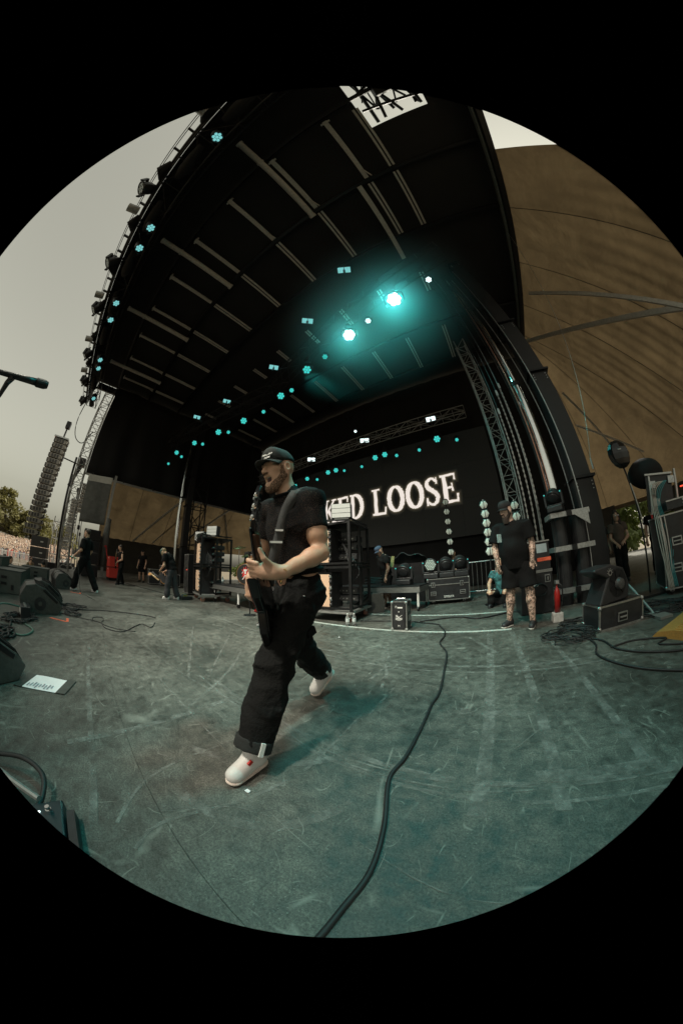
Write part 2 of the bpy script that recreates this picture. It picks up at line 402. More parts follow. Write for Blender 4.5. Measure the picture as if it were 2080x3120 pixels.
# orange spike marks near the wedges
def spike(x, y, a, label):
    R = rotz(a); mb = MB()
    for p, q in (((-.02,0),(.36,0)), ((.36,.0),(.2,.2))):
        p, q = R@V(*p,0), R@V(*q,0); d = nrm(q-p); nn = V(-d[1],d[0],0)*.022
        mb.add([p-nn+V(0,0,.003),q-nn+V(0,0,.003),q+nn+V(0,0,.0034),p+nn+V(0,0,.0034)], [(0,1,2,3)])
    o = P('floor_tape', mb, orange_tape, loc=(x,y,0)); tag(o, label, 'tape')
spike(-4.72,-.83,1.0,'orange tape arrow on the deck beside the nearest black wedge pair')
spike(-8.2,-.83,1.0,'orange tape mark on the deck by the vocalist\'s white shoes')

# ------------------------------------------------------------------ roof of the stage
roof = T('stage_roof', 'black stage roof with grey purlins overhead', 'roof', (-6,4.5,12.3))
def RP(name, mb, mat, **k):
    for i in range(len(mb.v)): p = mb.v[i]; mb.v[i] = (p[0]+6, p[1]-4.5, p[2]-12.3)
    return P(name, mb, mat, roof, **k)
skin_m = M('black_roof_membrane', (.006,.006,.0065), .8, 0, .5, 3, .2, 8)
for a, b in (((-17.4,-3.6,12.5),(2.0,12.6,12.56)), ((2.0,-.9,12.5),(5.2,12.6,12.56)), ((4.0,-3.6,12.5),(5.2,-.9,12.56)), ((2.0,-3.6,12.5),(4.0,-3.1,12.56))):
    RP('roof_skin', MB().bb(a,b), skin_m)
XS = [-15.4,-13.35,-11.3,-9.25,-7.2,-5.15,-3.1,-1.1,.95]
for x in XS:
    RP('purlin', MB().box((x,-.62,12.2),(.15,2.36,.05)).box((x,-1.75,12.23),(.3,.05,.12)), pale_steel)
    RP('brace', MB().cone((x+.03,.2,12.15),(x+.16,.55,11.95),.022,n=6), pale_steel)
for x in XS+[1.9]:
    for y0, y1 in ((.78,3.05),(5.0,6.0),(8.2,10.6)):
        if x == 1.9 and y0 > 1: continue
        RP('purlin', MB().box((x-.065,(y0+y1)/2,12.2),(.07,y1-y0,.05)).box((x+.065,(y0+y1)/2,12.2),(.07,y1-y0,.05)), pale_steel)
RP('purlin', MB().box((1.84,-.55,12.2),(.07,2.2,.05)).box((1.97,-.55,12.2),(.07,2.2,.05)), pale_steel)
RP('purlin', MB().box((.56,2.4,12.15),(.17,3.4,.05)), pale_steel)
for x in (-1.37,-5.86,-9.85,-14.2):
    RP('roof_tube', MB().cone((x,-2.9,12.05),(x,.75,12.05),.105,n=16).cone((x,-2.95,12.05),(x,-2.88,12.05),.125,n=16).cone((x,-2.0,12.05),(x,-1.93,12.05),.13,n=16).cone((x,.68,12.05),(x,.78,12.05),.13,n=16), pale_steel, smooth=False)
for y in (-2.0,.66,3.2,8.05,10.75):
    RP('crossbeam', MB().box((-6.1,y,12.36),(22.6,.12,.16)), black_metal)
for x in (-17.3,):
    RP('edge_beam', MB().box((x,4.5,12.1),(.16,16,.5)), black_metal)
grey_green = M('grey_edge_beam', (.20,.215,.20), .55, .2, .2)
RP('edge_beam', MB().box((5.02,3.6,12.1),(.05,14.2,.18)), grey_green)
RP('edge_beam', MB().box((5.15,3.6,12.15),(.2,14.2,.6)), black_paint)
RP('fascia', MB().box((-6.1,-3.62,11.6),(22.8,.06,1.9)), black_cloth)
RP('fascia_tube', MB().cone((-17.5,-3.72,10.62),(5.1,-3.72,10.62),.07,n=10), black_metal)
RP('fascia_cable', MB().cone((-17.5,-4.05,10.7),(5.1,-4.05,10.7),.012,n=5).cone((-17.5,-3.95,10.6),(5.1,-3.95,10.6),.012,n=5), black_metal)
for k in range(34):
    x = -16.9+.66*k; RP('edge_peg', MB().box((x,-3.86,10.62),(.07,.22,.07)), black_metal)
    if k % 3 == 0: RP('edge_wrap', MB().tube([(x-.3,-3.7,10.5),(x,-3.78,10.36),(x+.3,-3.7,10.5)], [.08,.17,.09], 7), black_cloth, smooth=True)
# open roof bay with trusswork against the sky
bay = MB()
for a, b in (((2.1,-3.4,12.5),(3.2,-1.0,12.5)), ((2.9,-3.4,12.5),(2.6,-1.0,12.4)), ((3.9,-2.6,12.6),(2.1,-2.0,12.5)), ((2.1,-1.5,12.45),(3.9,-1.3,12.5)), ((3.4,-3.4,12.5),(3.8,-1.0,12.4)), ((2.2,-2.9,12.7),(3.8,-2.9,12.7)), ((2.5,-3.3,12.9),(3.1,-1.2,12.9))):
    bay.cone(a, b, .05, n=8)
rb = random.Random(4)
for k in range(12): bay.cone((rb.uniform(2.0,4.0),-3.4,rb.uniform(12.5,13.2)), (rb.uniform(2.0,4.0),rb.uniform(-2.2,-.9),rb.uniform(12.5,13.0)), rb.uniform(.02,.07), n=6)
bay.box((2.9,-1.9,12.3),(.5,.4,.35)).box((3.2,-2.4,12.35),(.3,.6,.2))
RP('bay_truss', bay, black_metal)
# drape along the near side of the roof
def drape(name, label, p0, p1, z0, z1, amp=.07, n=90, mat=None, freq=9, cat='drape', sway=0):
    p0, p1 = V(*p0), V(*p1); d = p1-p0; L = np.linalg.norm(d); nn = V(-d[1], d[0])/L; ph = random.random()*6
    def fn(u, v):
        q = u*L*freq/2; a = amp*(.35+.65*(1-v))*(math.sin(q+ph)+.5*math.sin(q*1.7+ph*2+v*1.3)+.3*math.sin(q*.43+v*2))
        p = p0+d*u+nn*a; return (p[0], p[1], z0+(z1-z0)*v)
    o = P(name, MB().grid(fn, n, 10), mat or black_cloth, None, smooth=True, sol=.012)
    return tag(o, label, cat)
drape('back_drape', 'tall black drape closing the back of the stage', (-17.2,12.2), (5.0,12.2), 0, 12.4, .06, 160)
drape('under_drape', 'low black pleated skirt under the video screen', (-14.6,11.25), (2.6,11.25), 0, 2.35, .05, 160)
drape('side_drape', 'black masking drape hung high on the far side', (-16.9,-1.9), (-16.9,11.9), 5.85, 12.3, .12, 140, freq=5)
side_m = M('dark_side_mesh', (.018,.018,.019), .85, 0, .6, 2, .25, 5)
o = T('drape_bar', 'horizontal pole along the foot of the far masking drape', 'pole', (-16.85,5,5.8))
P('tube', MB().box((0,0,0),(.07,13.8,.12)), alu_dull, o)
for y in np.linspace(-6.4,6.4,7): P('clamp', MB().box((.0,y,.1),(.09,.1,.16)), black_metal, o)

# ------------------------------------------------------------------ wing tents
def tent_material():
    m = bpy.data.materials.new('tan_tent_canvas'); m.use_nodes = True; n = m.node_tree.nodes; l = m.node_tree.links
    b = n['Principled BSDF']; out = n['Material Output']
    tc = n.new('ShaderNodeTexCoord'); nz = n.new('ShaderNodeTexNoise'); nz.inputs['Scale'].default_value = .8; nz.inputs['Detail'].default_value = 9; nz.inputs['Roughness'].default_value = .7
    l.new(tc.outputs['Object'], nz.inputs[0])
    r = n.new('ShaderNodeValToRGB'); r.color_ramp.elements[0].position = .3; r.color_ramp.elements[1].position = .75
    r.color_ramp.elements[0].color = (.095,.068,.038,1); r.color_ramp.elements[1].color = (.165,.12,.066,1)
    l.new(nz.outputs['Fac'], r.inputs[0]); l.new(r.outputs[0], b.inputs['Base Color']); b.inputs['Roughness'].default_value = .85
    tr = n.new('ShaderNodeBsdfTranslucent'); l.new(r.outputs[0], tr.inputs[0])
    mx = n.new('ShaderNodeMixShader'); mx.inputs[0].default_value = .26
    l.new(b.outputs[0], mx.inputs[1]); l.new(tr.outputs[0], mx.inputs[2]); l.new(mx.outputs[0], out.inputs[0])
    wv = n.new('ShaderNodeTexNoise'); wv.inputs['Scale'].default_value = 1.1; wv.inputs['Detail'].default_value = 3; wv.inputs['Distortion'].default_value = .5
    mp = n.new('ShaderNodeMapping'); mp.inputs['Scale'].default_value = (1,.55,.7); mp.inputs['Rotation'].default_value = (0,.3,.6)
    l.new(tc.outputs['Object'], mp.inputs[0]); l.new(mp.outputs[0], wv.inputs[0])
    bp = n.new('ShaderNodeBump'); bp.inputs['Strength'].default_value = .55; bp.inputs['Distance'].default_value = .3
    l.new(wv.outputs['Fac'], bp.inputs['Height']); l.new(bp.outputs[0], b.inputs['Normal']); l.new(bp.outputs[0], tr.inputs['Normal'])
    return m
canvas = tent_material()
def tent_surface(xr, s, y0, yc, run, ztop, zeave):
    # side slope falling outward from the roof edge, turning the back corner as a hip
    def fn(u, v):
        L1 = yc-y0; L2 = 3.5; t = u*(L1+L2)
        zz = ztop-(ztop-zeave)*v**.92 - .25*math.sin(PI*v)
        rip = .06*math.sin(t*3.1+v*4)*math.sin(PI*v)+.03*math.sin(t*7+v*11+2)*v+.035*math.sin(t*13-v*7)*math.sin(PI*v)**2
        if t < L1: x, y = xr+s*run*v, y0+t
        else:
            a = (t-L1)/L2*PI/2; x, y = xr+s*run*v*math.cos(a), yc+run*v*math.sin(a)
        return (x, y, zz+rip)
    return fn
near_tent = T('wing_tent', 'tan canvas wing tent on the near right side of the stage', 'tent', (8,9,0))
def shift(mb, o):
    o = V(*o); mb.v = [tuple(V(*p)-o) for p in mb.v]; return mb
fn = tent_surface(5.12, 1, 1.1, 10.4, 7.5, 12.05, 3.0)
P('canvas', shift(MB().grid(fn, 170, 50), (8,9,0)), canvas, near_tent, smooth=True)
seam_shadow_m = M('tent_seam_and_shadow_strip', (.028,.022,.016), .9, 0, .3)  # dark strips: canvas seams, and shadow bars of outside purlins put in as geometry
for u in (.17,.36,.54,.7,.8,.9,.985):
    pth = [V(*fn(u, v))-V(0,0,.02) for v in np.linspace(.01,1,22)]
    P('seam_shadow_strip', shift(MB().tube(pth, .013, 5), (8,9,0)), seam_shadow_m, near_tent)
for a, b, r in (((5.15,10.2,11.5),(8.6,3.2,5.0),.08), ((5.15,6.84,11.0),(8.2,3.2,4.1),.06), ((5.25,9.8,7.5),(8.6,12.7,5.25),.05), ((5.6,10.6,6.2),(9.2,11.2,4.6),.04)):
    d = V(*b)-V(*a); x, y, z = basis(d); mb = MB(); mb.box((V(*a)+V(*b))/2, (r*1.5,r*2.2,np.linalg.norm(d)), np.stack([x,y,z],1))
    P('tent_rafter', shift(mb, (8,9,0)), pale_steel, near_tent)
wallm = M('dark_tent_wall', (.03,.026,.02), .9, 0, .4, 2)
for a, b in (((13.0,1.0),(13.0,9.8)), ((13.0,9.8),(12.0,13.4)), ((9.3,15.9),(8.2,17.3)), ((5.9,17.9),(2.0,18.2)), ((2.0,18.2),(-2,18.2))):
    P('tent_wall', shift(MB().add([(*a,0),(*b,0),(*b,3.1),(*a,3.1)], [(0,1,2,3)]), (8,9,0)), wallm, near_tent, sol=.02)
# flap rolled up over the opening at the back corner
for a, b in (((5.9,17.9,2.9),(8.2,17.3,2.9)), ((12,13.4,2.9),(9.3,15.9,2.9))):
    P('rolled_flap', shift(MB().cone(a,b,.12,n=10), (8,9,0)), canvas, near_tent)
far_tent = T('wing_tent', 'tan canvas wing tent beyond the far side of the stage', 'tent', (-21,8,0))
fn2 = tent_surface(-17.4, -1, -.4, 11.5, 8.0, 9.6, 2.9)
P('canvas', shift(MB().grid(fn2, 70, 20), (-21,8,0)), canvas, far_tent, smooth=True)
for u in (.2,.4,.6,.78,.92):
    P('seam_shadow_strip', shift(MB().tube([V(*fn2(u, v))-V(0,0,.02) for v in np.linspace(.01,1,16)], .018, 5), (-21,8,0)), seam_shadow_m, far_tent)
for a, b, r in (((-25,3.0,3.0),(-17.6,6.5,7.0),.07), ((-25,7.5,3.0),(-17.6,11,7.2),.07), ((-25,14,3.0),(-18.2,9,8.4),.06), ((-25,5,3.1),(-17.6,9.6,8.8),.05)):
    d = V(*b)-V(*a); x, y, z = basis(d)
    P('tent_rafter', shift(MB().box((V(*a)+V(*b))/2, (r*1.5,r*2.2,np.linalg.norm(d)), np.stack([x,y,z],1)), (-21,8,0)), alu_dull, far_tent)
for a, b in (((-25.3,-.4),(-25.3,13.2)), ((-22.3,18.4),(-17.5,19.4)), ((-17.5,19.4),(-12,19.6))):
    P('tent_wall', shift(MB().add([(*a,0),(*b,0),(*b,3.0),(*a,3.0)], [(0,1,2,3)]), (-21,8,0)), wallm, far_tent, sol=.02)

# ------------------------------------------------------------------ video screen with lettering
scr = T('video_screen', 'big dark video screen with glowing white lettering', 'screen', (-6.8,11.0,2.25))
led = M('led_panel', (.006,.0065,.006), .6, 0, .3, 40, emit=(.55,.6,.5), es=.003)
for i in range(8):
    for j in range(3):
        P('led_module', MB().box((-6.3+i*1.9,.06,.86+j*1.72),(1.894,.1,1.714)), led, scr)
def letters():
    # each stroke: polyline of (x, y, width); letter box 0..w by 0..1
    L = {}
    def arc(cx, cy, rx, ry, a0, a1, w0, w1, n=14):
        out = []
        for t in np.linspace(a0, a1, n):
            c, s = math.cos(t), math.sin(t); out.append((cx+rx*c, cy+ry*s, w0*abs(s)+w1*abs(c)))
        return out
    L['O'] = (.72, [arc(.36,.5,.27,.44,0,2*PI,.085,.17,30)])
    L['C'] = (.66, [arc(.36,.5,.27,.44,.75,2*PI-.75,.085,.17,24), [(.56,.98,.05),(.56,.7,.05)], [(.56,.2,.05),(.56,.05,.05)]])
    L['K'] = (.72, [[(.14,.02,.16),(.14,.98,.16)], [(.02,.965,.07),(.3,.965,.07)], [(.02,.035,.07),(.3,.035,.07)], [(.2,.45,.09),(.58,.95,.09)], [(.26,.55,.16),(.6,.04,.17)], [(.44,.965,.06),(.7,.965,.06)], [(.46,.035,.07),(.72,.035,.07)]])
    L['N'] = (.76, [[(.12,.02,.1),(.12,.98,.1)], [(.12,.95,.18),(.62,.06,.18)], [(.62,.02,.09),(.62,.98,.09)], [(.0,.965,.06),(.22,.965,.06)], [(.0,.035,.06),(.24,.035,.06)], [(.5,.965,.06),(.74,.965,.06)]])
    L['E'] = (.62, [[(.16,.02,.16),(.16,.98,.16)], [(.02,.955,.09),(.55,.955,.09)], [(.02,.045,.09),(.55,.045,.09)], [(.2,.52,.08),(.42,.52,.08)], [(.42,.66,.06),(.42,.38,.06)], [(.55,.99,.06),(.54,.76,.07)], [(.56,.0,.06),(.58,.28,.07)]])
    L['D'] = (.72, [[(.15,.02,.16),(.15,.98,.16)], [(.02,.96,.08),(.3,.96,.08)], [(.02,.04,.08),(.3,.04,.08)], arc(.25,.5,.34,.455,-PI/2,PI/2,.085,.17,16)])
    L['L'] = (.62, [[(.17,.02,.16),(.17,.98,.16)], [(.02,.965,.07),(.36,.965,.07)], [(.02,.045,.09),(.55,.045,.09)], [(.56,.0,.06),(.58,.27,.07)]])
    L['S'] = (.56, [[(.46,.74,.07),(.47,.97,.06)], [(.45,.82,.08),(.36,.94,.09),(.24,.95,.1),(.12,.87,.13),(.09,.74,.16),(.16,.62,.17),(.28,.52,.18),(.4,.42,.17),(.46,.29,.16),(.42,.13,.13),(.3,.05,.1),(.18,.06,.09),(.09,.16,.08)], [(.07,.3,.06),(.06,.03,.06)]])
    return L
LET = letters()
def write(text, x0, x1, z0, z1, y, parent, mats):
    tot = sum((LET[c][0] if c != ' ' else .3)+.03 for c in text); sx = (x1-x0)/tot; sz = z1-z0; x = x0; rs = random.Random(3)
    for c in text:
        if c == ' ': x += .33*sx; continue
        w, strokes = LET[c]
        for layer, (mat, grow, dy) in enumerate(mats):
            mb = MB(); q = 0
            for st in strokes:
                pts = []
                for i in range(len(st)-1):
                    m = 5 if layer == 0 else 2
                    for t in np.linspace(0,1,m,endpoint=False): pts.append([st[i][k]+(st[i+1][k]-st[i][k])*t for k in range(3)])
                pts.append(list(st[-1])); le = []; ri = []
                for i, p in enumerate(pts):
                    a = pts[max(i-1,0)]; b = pts[min(i+1,len(pts)-1)]; d = V((b[0]-a[0])*sx, (b[1]-a[1])*sz); d = d/max(np.linalg.norm(d),1e-6)
                    e = (grow if i in (0,len(pts)-1) else 0)*(-1 if i == 0 else 1)
                    jit = rs.uniform(-.012,.012)*sz if layer == 0 else 0; jit2 = rs.uniform(-.012,.012)*sz if layer == 0 else 0
                    c0 = V(x+p[0]*sx, z0+p[1]*sz)+d*e; h = p[2]*(sx*.55+sz*.35)/1.0/2+grow; nn = V(-d[1], d[0])
                    le.append(c0+nn*(h+jit)); ri.append(c0-nn*(h+jit2))
                yy = y+dy-q*.0006; q += 1; n = len(pts)
                vs_ = [(p[0],yy,p[1]) for p in le]+[(p[0],yy,p[1]) for p in ri]
                mb.add(vs_, [(i,i+1,n+i+1,n+i) for i in range(n-1)])
            nm = 'letter' if layer == 0 else 'letter_glow'
            P(nm, shift(mb, (-6.8,11.0,2.25)), mat, parent)
        x += (w+.03)*sx
lit = M('screen_white', (.1,.1,.1), .6, 0, 0, emit=(1,.90,.82), es=.78)
glow1 = M('screen_glow_near', (.02,.02,.02), .6, 0, 0, emit=(1,.82,.5), es=.11)
glow2 = M('screen_glow_mid', (.02,.02,.02), .6, 0, 0, emit=(1,.85,.55), es=.028)
glow3 = M('screen_glow_far', (.02,.02,.02), .6, 0, 0, emit=(1,.9,.62), es=.009)
layers = [(lit,0,-.030),(glow1,.035,-.022),(glow2,.085,-.015),(glow3,.16,-.008)]
write('KNOCKED', -12.55, -5.75, 3.86, 5.30, 11.0, scr, layers)
write('LOOSE', -5.35, -.76, 3.86, 5.30, 11.0, scr, layers)
# ------------------------------------------------------------------ trusses, towers and stage lights
t = T('lighting_truss', 'black lighting truss along the front roof edge', 'truss', (0,0,0)); truss(t, (-17.4,-3.25,10.75), (5.0,-3.25,10.75), .7, .8, .03)
for x in np.arange(-16.8, 4.5, 2.05): P('wrap_cloth', MB().tube([(x-.55,-3.3,10.5),(x-.2,-3.2,10.36),(x+.25,-3.25,10.42),(x+.6,-3.3,10.5)], [.1,.2,.16,.09], 8), black_cloth, t, smooth=True)
t = T('lighting_truss', 'black chevron lighting truss over the middle of the stage', 'truss', (0,0,0)); truss(t, (1.5,3.2,9.2), (-7.4,5.15,9.2), .55, .7, .027); truss(t, (-7.4,5.15,9.2), (-16.2,3.2,9.2), .55, .7, .027)
t = T('lighting_truss', 'black lighting truss above the video screen', 'truss', (0,0,0)); truss(t, (.4,10.4,8.1), (-14.6,10.4,8.1), .45, .6, .022, alu_dull)
teal = (.02,.62,.56)
lens_teal = M('teal_lens', (.02,.2,.2), .3, 0, 0, emit=(.05,.62,.56), es=1.0)
lens_pale = M('pale_teal_lens', (.1,.2,.2), .3, 0, 0, emit=(.25,.75,.75), es=.7)
lens_hot = M('white_hot_lens', (.5,.5,.5), .3, 0, 0, emit=(.66,1.0,.95), es=30)
lens_white = M('white_lens', (.5,.5,.5), .3, 0, 0, emit=(.8,1,.98), es=1.6)
lens_off = M('unlit_glass_lens', (.3,.33,.32), .15, .4, .3, 30)
head_m = M('lamp_housing', (.017,.017,.018), .4, .1, .35)
_proto = {}
def light_meshes(s, lens):
    k = (round(s,3), lens.name)
    if k in _proto: return _proto[k]
    head = MB().lathe([(.05*s,.36*s),(.11*s,.34*s),(.15*s,.2*s),(.165*s,.04*s),(.175*s,-.03*s),(.165*s,-.034*s),(.155*s,.0),(.15*s,.002*s)], 18).mesh('head', head_m, True)
    cells = MB()
    for i in range(7):
        r = 0 if i == 0 else .095*s; a = i*PI/3
        cells.lathe([(.046*s,-.004*s),(.04*s,-.02*s),(.01*s,-.024*s)], 10, (r*math.cos(a), r*math.sin(a), 0))
    le = cells.mesh('lens', lens)
    yoke = MB().box((0,0,.05*s),(.44*s,.06*s,.05*s)).box((-.205*s,0,-.09*s),(.035*s,.08*s,.28*s)).box((.205*s,0,-.09*s),(.035*s,.08*s,.28*s)).mesh('yoke', black_metal)
    clamp = MB().box((0,0,.13*s),(.22*s,.2*s,.12*s)).cone((0,0,.18*s),(0,0,.34*s),.03*s,n=8).mesh('clamp', black_metal)
    _proto[k] = (head, le, yoke, clamp); return _proto[k]
def stage_light(loc, target, lens, label, s=1.0, group=None, stand=False):
    hd, le, yo, cl = light_meshes(s, lens); loc = V(*loc); d = nrm(V(*target)-loc)
    t = T('stage_light', label, 'stage light', tuple(loc+V(0,0,.16*s if not stand else -.16*s)), 0, group); up = -1 if stand else 1
    yaw = math.atan2(d[1], d[0])-PI/2
    y = link('yoke', yo, t); c = link('clamp', cl, t)
    y.rotation_euler = (PI if stand else 0, 0, yaw); c.rotation_euler = (PI if stand else 0, 0, yaw)
    if not stand: c.location = (0,0,0)
    x_, y_, z_ = basis(-d); h = link('head', hd, t, tuple(-d*.02+V(0,0,-.16*s*up)), np.stack([x_,y_,z_],1))
    link('lens', le, h); return t
def lamp(loc, target, power, col, ang=70, rad=.15, blend=.6):
    l = bpy.data.lights.new('stage_lamp_and_fill', 'SPOT'); l.energy = power; l.color = col; l.spot_size = math.radians(ang); l.spot_blend = blend; l.shadow_soft_size = rad
    o = bpy.data.objects.new('stage_lamp_and_fill', l); C.objects.link(o); o.location = loc
    o.rotation_euler = (V_(loc)-V_(target)).to_track_quat('Z','Y').to_euler(); return o
def V_(p): return Vector([float(q) for q in p])
AIM = (-1.5,1.0,.8)
# middle truss: the two dazzling ones first
G = 'teal lights on the middle truss'
mid = [((-.44,3.6,8.0),1.35,lens_hot,'dazzling white and teal light nearest the tower on the middle truss'), ((-2.24,4.05,8.0),1.2,lens_hot,'second dazzling light along the middle truss'),
       ((-4.32,4.45,8.0),1.1,lens_teal,'round teal light on the middle truss next after the dazzling pair'), ((-6.12,4.86,8.0),1.05,lens_teal,'round teal light near the middle of the chevron truss'), ((-8.77,4.84,8.0),1.1,lens_teal,'round teal light just past the middle of the chevron truss'),
       ((-10.59,4.43,8.0),1.1,lens_teal,'round teal light third from the far end of the chevron truss'), ((-12.64,3.9,8.0),1.0,lens_teal,'round teal light second from the far end of the chevron truss'), ((-14.65,3.46,8.0),1.0,lens_teal,'round teal light at the far end of the chevron truss')]
for p, s, le, lb in mid: stage_light(p, (0,.3,1.2), le, lb, s, G)
sm = [((845,740),(-1.45,3.87)),]
for i, (p, le) in enumerate((((-1.45,3.87,7.95),lens_white), ((-3.3,4.2,7.75),lens_teal), ((-5.3,4.7,7.7),lens_teal), ((-7.4,5.0,7.9),lens_teal), ((-9.7,4.6,7.65),lens_teal), ((-11.7,4.1,7.6),lens_teal), ((-13.7,3.6,7.4),lens_teal), ((-15.6,3.3,7.5),lens_teal), ((.7,3.45,8.05),lens_white))):
    stage_light(p, (0,.3,1.2), le, 'small teal spot hung between the larger lamps, %s from the near tower' % ORD[(i+1) % 9], .62, 'small spots on the middle truss')
def strobe(loc, target, label, s=1.0, group=None, mat=None):
    d = nrm(V(*target)-V(*loc)); x, y, z = basis(d); R = np.stack([x,y,z],1)
    t = T('strobe_light', label, 'strobe', loc, 0, group)
    b = link('housing', MB().box((0,0,-.06*s),(.46*s,.26*s,.14*s)).mesh('housing', head_m), t, None, R)
    for k in (-1,1): P('pane', MB().box((.11*s*k,0,.014*s),(.2*s,.2*s,.008*s)), mat or lens_pale, b)
    P('bracket', MB().box((0,0,-.1*s),(.06*s,.06*s,.34*s)), black_metal, t)
for i, p in enumerate(((-1.4,2.6,9.65),(-3.62,3.5,9.6),(-6.3,4.35,9.55),(-9.95,4.2,9.6),(-12.4,3.55,9.55))):
    strobe(p, (0,0,1), 'square two pane strobe above the middle truss, %s from the near tower' % ORD[i], .95, 'strobes on the middle truss')
# back truss
for i, (x, z, s) in enumerate(((-.35,6.6,.6),(-1.28,6.9,1.15),(-2.25,6.56,.6),(-3.45,6.59,.62),(-4.09,6.83,1.0),(-4.65,6.81,1.0),(-5.48,6.51,.55),(-6.61,6.58,.55),(-7.18,6.76,.95),(-7.75,6.78,.95),(-8.58,6.54,.6),(-9.4,6.8,.9),(-10.4,6.6,.6),(-11.5,6.8,.9))):
    stage_light((x,10.3,z), (0,.3,1), lens_teal, 'teal light over the video screen, %s from its right end' % ORD[i], s, 'teal lights over the screen')
for i, p in enumerate(((-1.35,10.2,8.05),(-5.15,10.2,8.0),(-9.0,10.2,8.0))):
    strobe(p, (0,0,1), 'bright two pane strobe on the truss above the screen, %s from the right' % ORD[i], 1.1, 'strobes over the screen', lens_white)
stage_light((-5.75,10.3,8.9), (-1,0,1), lens_white, 'white spot perched on top of the truss above the screen', .6)
# front truss: inward facing wash lights, and housings outside
inner = [(-1.35,-2.95,10.0),(-4.6,-2.95,9.95),(-5.4,-2.95,9.9),(-8.0,-2.95,9.9),(-8.95,-2.95,9.9),(-11.7,-2.95,9.9),(-12.4,-2.95,9.9),(-15.4,-2.95,9.9),(2.4,-2.95,10.0)]
for i, p in enumerate(inner): stage_light(p, (p[0]*.6-1,4,0), lens_pale, 'pale teal wash light under the front truss, %s along it' % ORD[i], .95, 'wash lights on the front truss')
for i, x in enumerate((-.6,-3.75,-6.7,-9.1,-12.2,-14.6,-16.9)):
    stage_light((x,-3.98,10.15), (x-2,-12,0), lens_off, 'black lamp housing outside the front roof edge, %s along it' % ORD[i], 1.25, 'housings outside the front edge')
for i, x in enumerate((-1.1,-4.5,-8.3,-11,-13.5)):
    tag(P('cable_drum', MB().cone((x,-3.75,10.3),(x,-4.1,10.2),.14,n=14), alu_dull), 'short pale sleeve sticking out of the front roof edge, %s along it' % ORD[i], 'sleeve', 'sleeves on the front edge')
# spots at the lit lamps, then added fill along the front truss
lamp((-.44,3.55,7.9), (-.5,1.2,0), 400, (.06,.85,.80), 130, .3)
lamp((-.44,3.5,7.85), (-.25,.35,0), 800, (.04,.85,.82), 40, .4, 1)
lamp((-2.24,4.0,7.9), (-1.3,1.2,0), 260, (.06,.85,.78), 130, .3)
lamp((-4.32,4.4,7.9), (-1,5.2,0), 800, (.05,.8,.72), 46, .14)
lamp((-10.6,4.4,7.9), (-7,1.5,0), 300, (.3,.85,.72), 80, .14)
for x, tx in ((-1.35,-2.2),(-4.6,-3.4),(-8.0,-6),(-12.4,-9.5)):  # warm white fill added at the front fixtures, standing in for sky light
    lamp((x,-2.9,9.85), (tx,3.6,.5), 3500 if x > -5 else 2300, (1,.96,.80), 52 if x > -5 else 64, .35, 1)
# towers ------------------------------------------------------------
def steel_tower(x, y, label, wide=.46, z1=12.2):
    t = T('roof_tower', label, 'tower', (x,y,0))
    for z0, zz, w in ((.0,2.36,wide*1.12),(2.42,5.2,wide),(5.26,7.3,wide),(7.36,z1,wide*.95)):
        s = P('mast_section', MB().box((0,0,(z0+zz)/2),(w,w*.82,zz-z0)), black_paint, t, bevel=.012)
        for sx in (-1,1):
            for k in range(3): P('bolt', MB().cone((sx*w*.36,-w*.41-.001,zz-.09-k*.075),(sx*w*.36,-w*.41-.02,zz-.09-k*.075),.013,n=8), steel, s)
        P('flange', MB().box((0,0,zz+.03),(wide*1.3,wide*1.15,.055)), black_metal, t)
    return t
tw = steel_tower(2.42,5.35,'thick black steel roof tower on the near right')
tag(P('wire_rope', MB().tube(sag((4.95,4.3,11.9),(2.75,5.15,2.75),.15,14), .007, 5).tube([(2.75,5.15,2.75),(2.72,5.12,2.5)], .018, 6), steel), 'thin wire rope running from the roof edge down to the near tower', 'wire rope')
t = T('hydraulic_ram', 'polished chrome ram standing beside the near tower', 'ram', (1.72,5.3,0))
P('cylinder', MB().cone((0,0,2.05),(.0,0,5.0),.105,n=24), chrome, t, smooth=False)
P('rod', MB().cone((0,0,5.08),(0,0,11.9),.072,n=20), chrome, t)
P('collar', MB().cone((0,0,4.98),(0,0,5.1),.125,n=20), black_metal, t)
P('pipe', MB().cone((-.15,-.06,2.1),(-.15,-.06,10),.018,n=8), M('copper_pipe',(.5,.25,.18),.3,.9,.1), t)
P('base', MB().cone((0,0,0),(0,0,2.05),.13,n=16), black_metal, t)
t = T('ballast_column', 'dark ballast drums strapped in grey steel brackets at the tower foot', 'ballast', (1.72,4.95,0))
P('drum', MB().cone((-.12,.1,0),(-.12,.1,1.6),.16,n=20), black_plastic, t); P('drum', MB().cone((.28,.05,0),(.28,.05,1.62),.17,n=20), black_plastic, t)
for z in (.3,1.05,1.66):
    br = P('bracket', MB().box((.05,-.22,z),(.82,.07,.09)), steel, t); P('arm', MB().box((-.34,.0,z),(.07,.4,.09)), steel, br); P('arm', MB().box((.44,.0,z),(.07,.4,.09)), steel, br)
    P('lug', MB().box((.02,-.27,z),(.1,.04,.1)), black_metal, br)
P('gusset', MB().prism([(0,0),(.3,0),(.3,-.22)], .02, (.12,-.24,1.62), (1,0,0), (0,0,1)), steel, t)
chain_m = M('chain_steel', (.30,.30,.29), .35, .9, .3, 60)
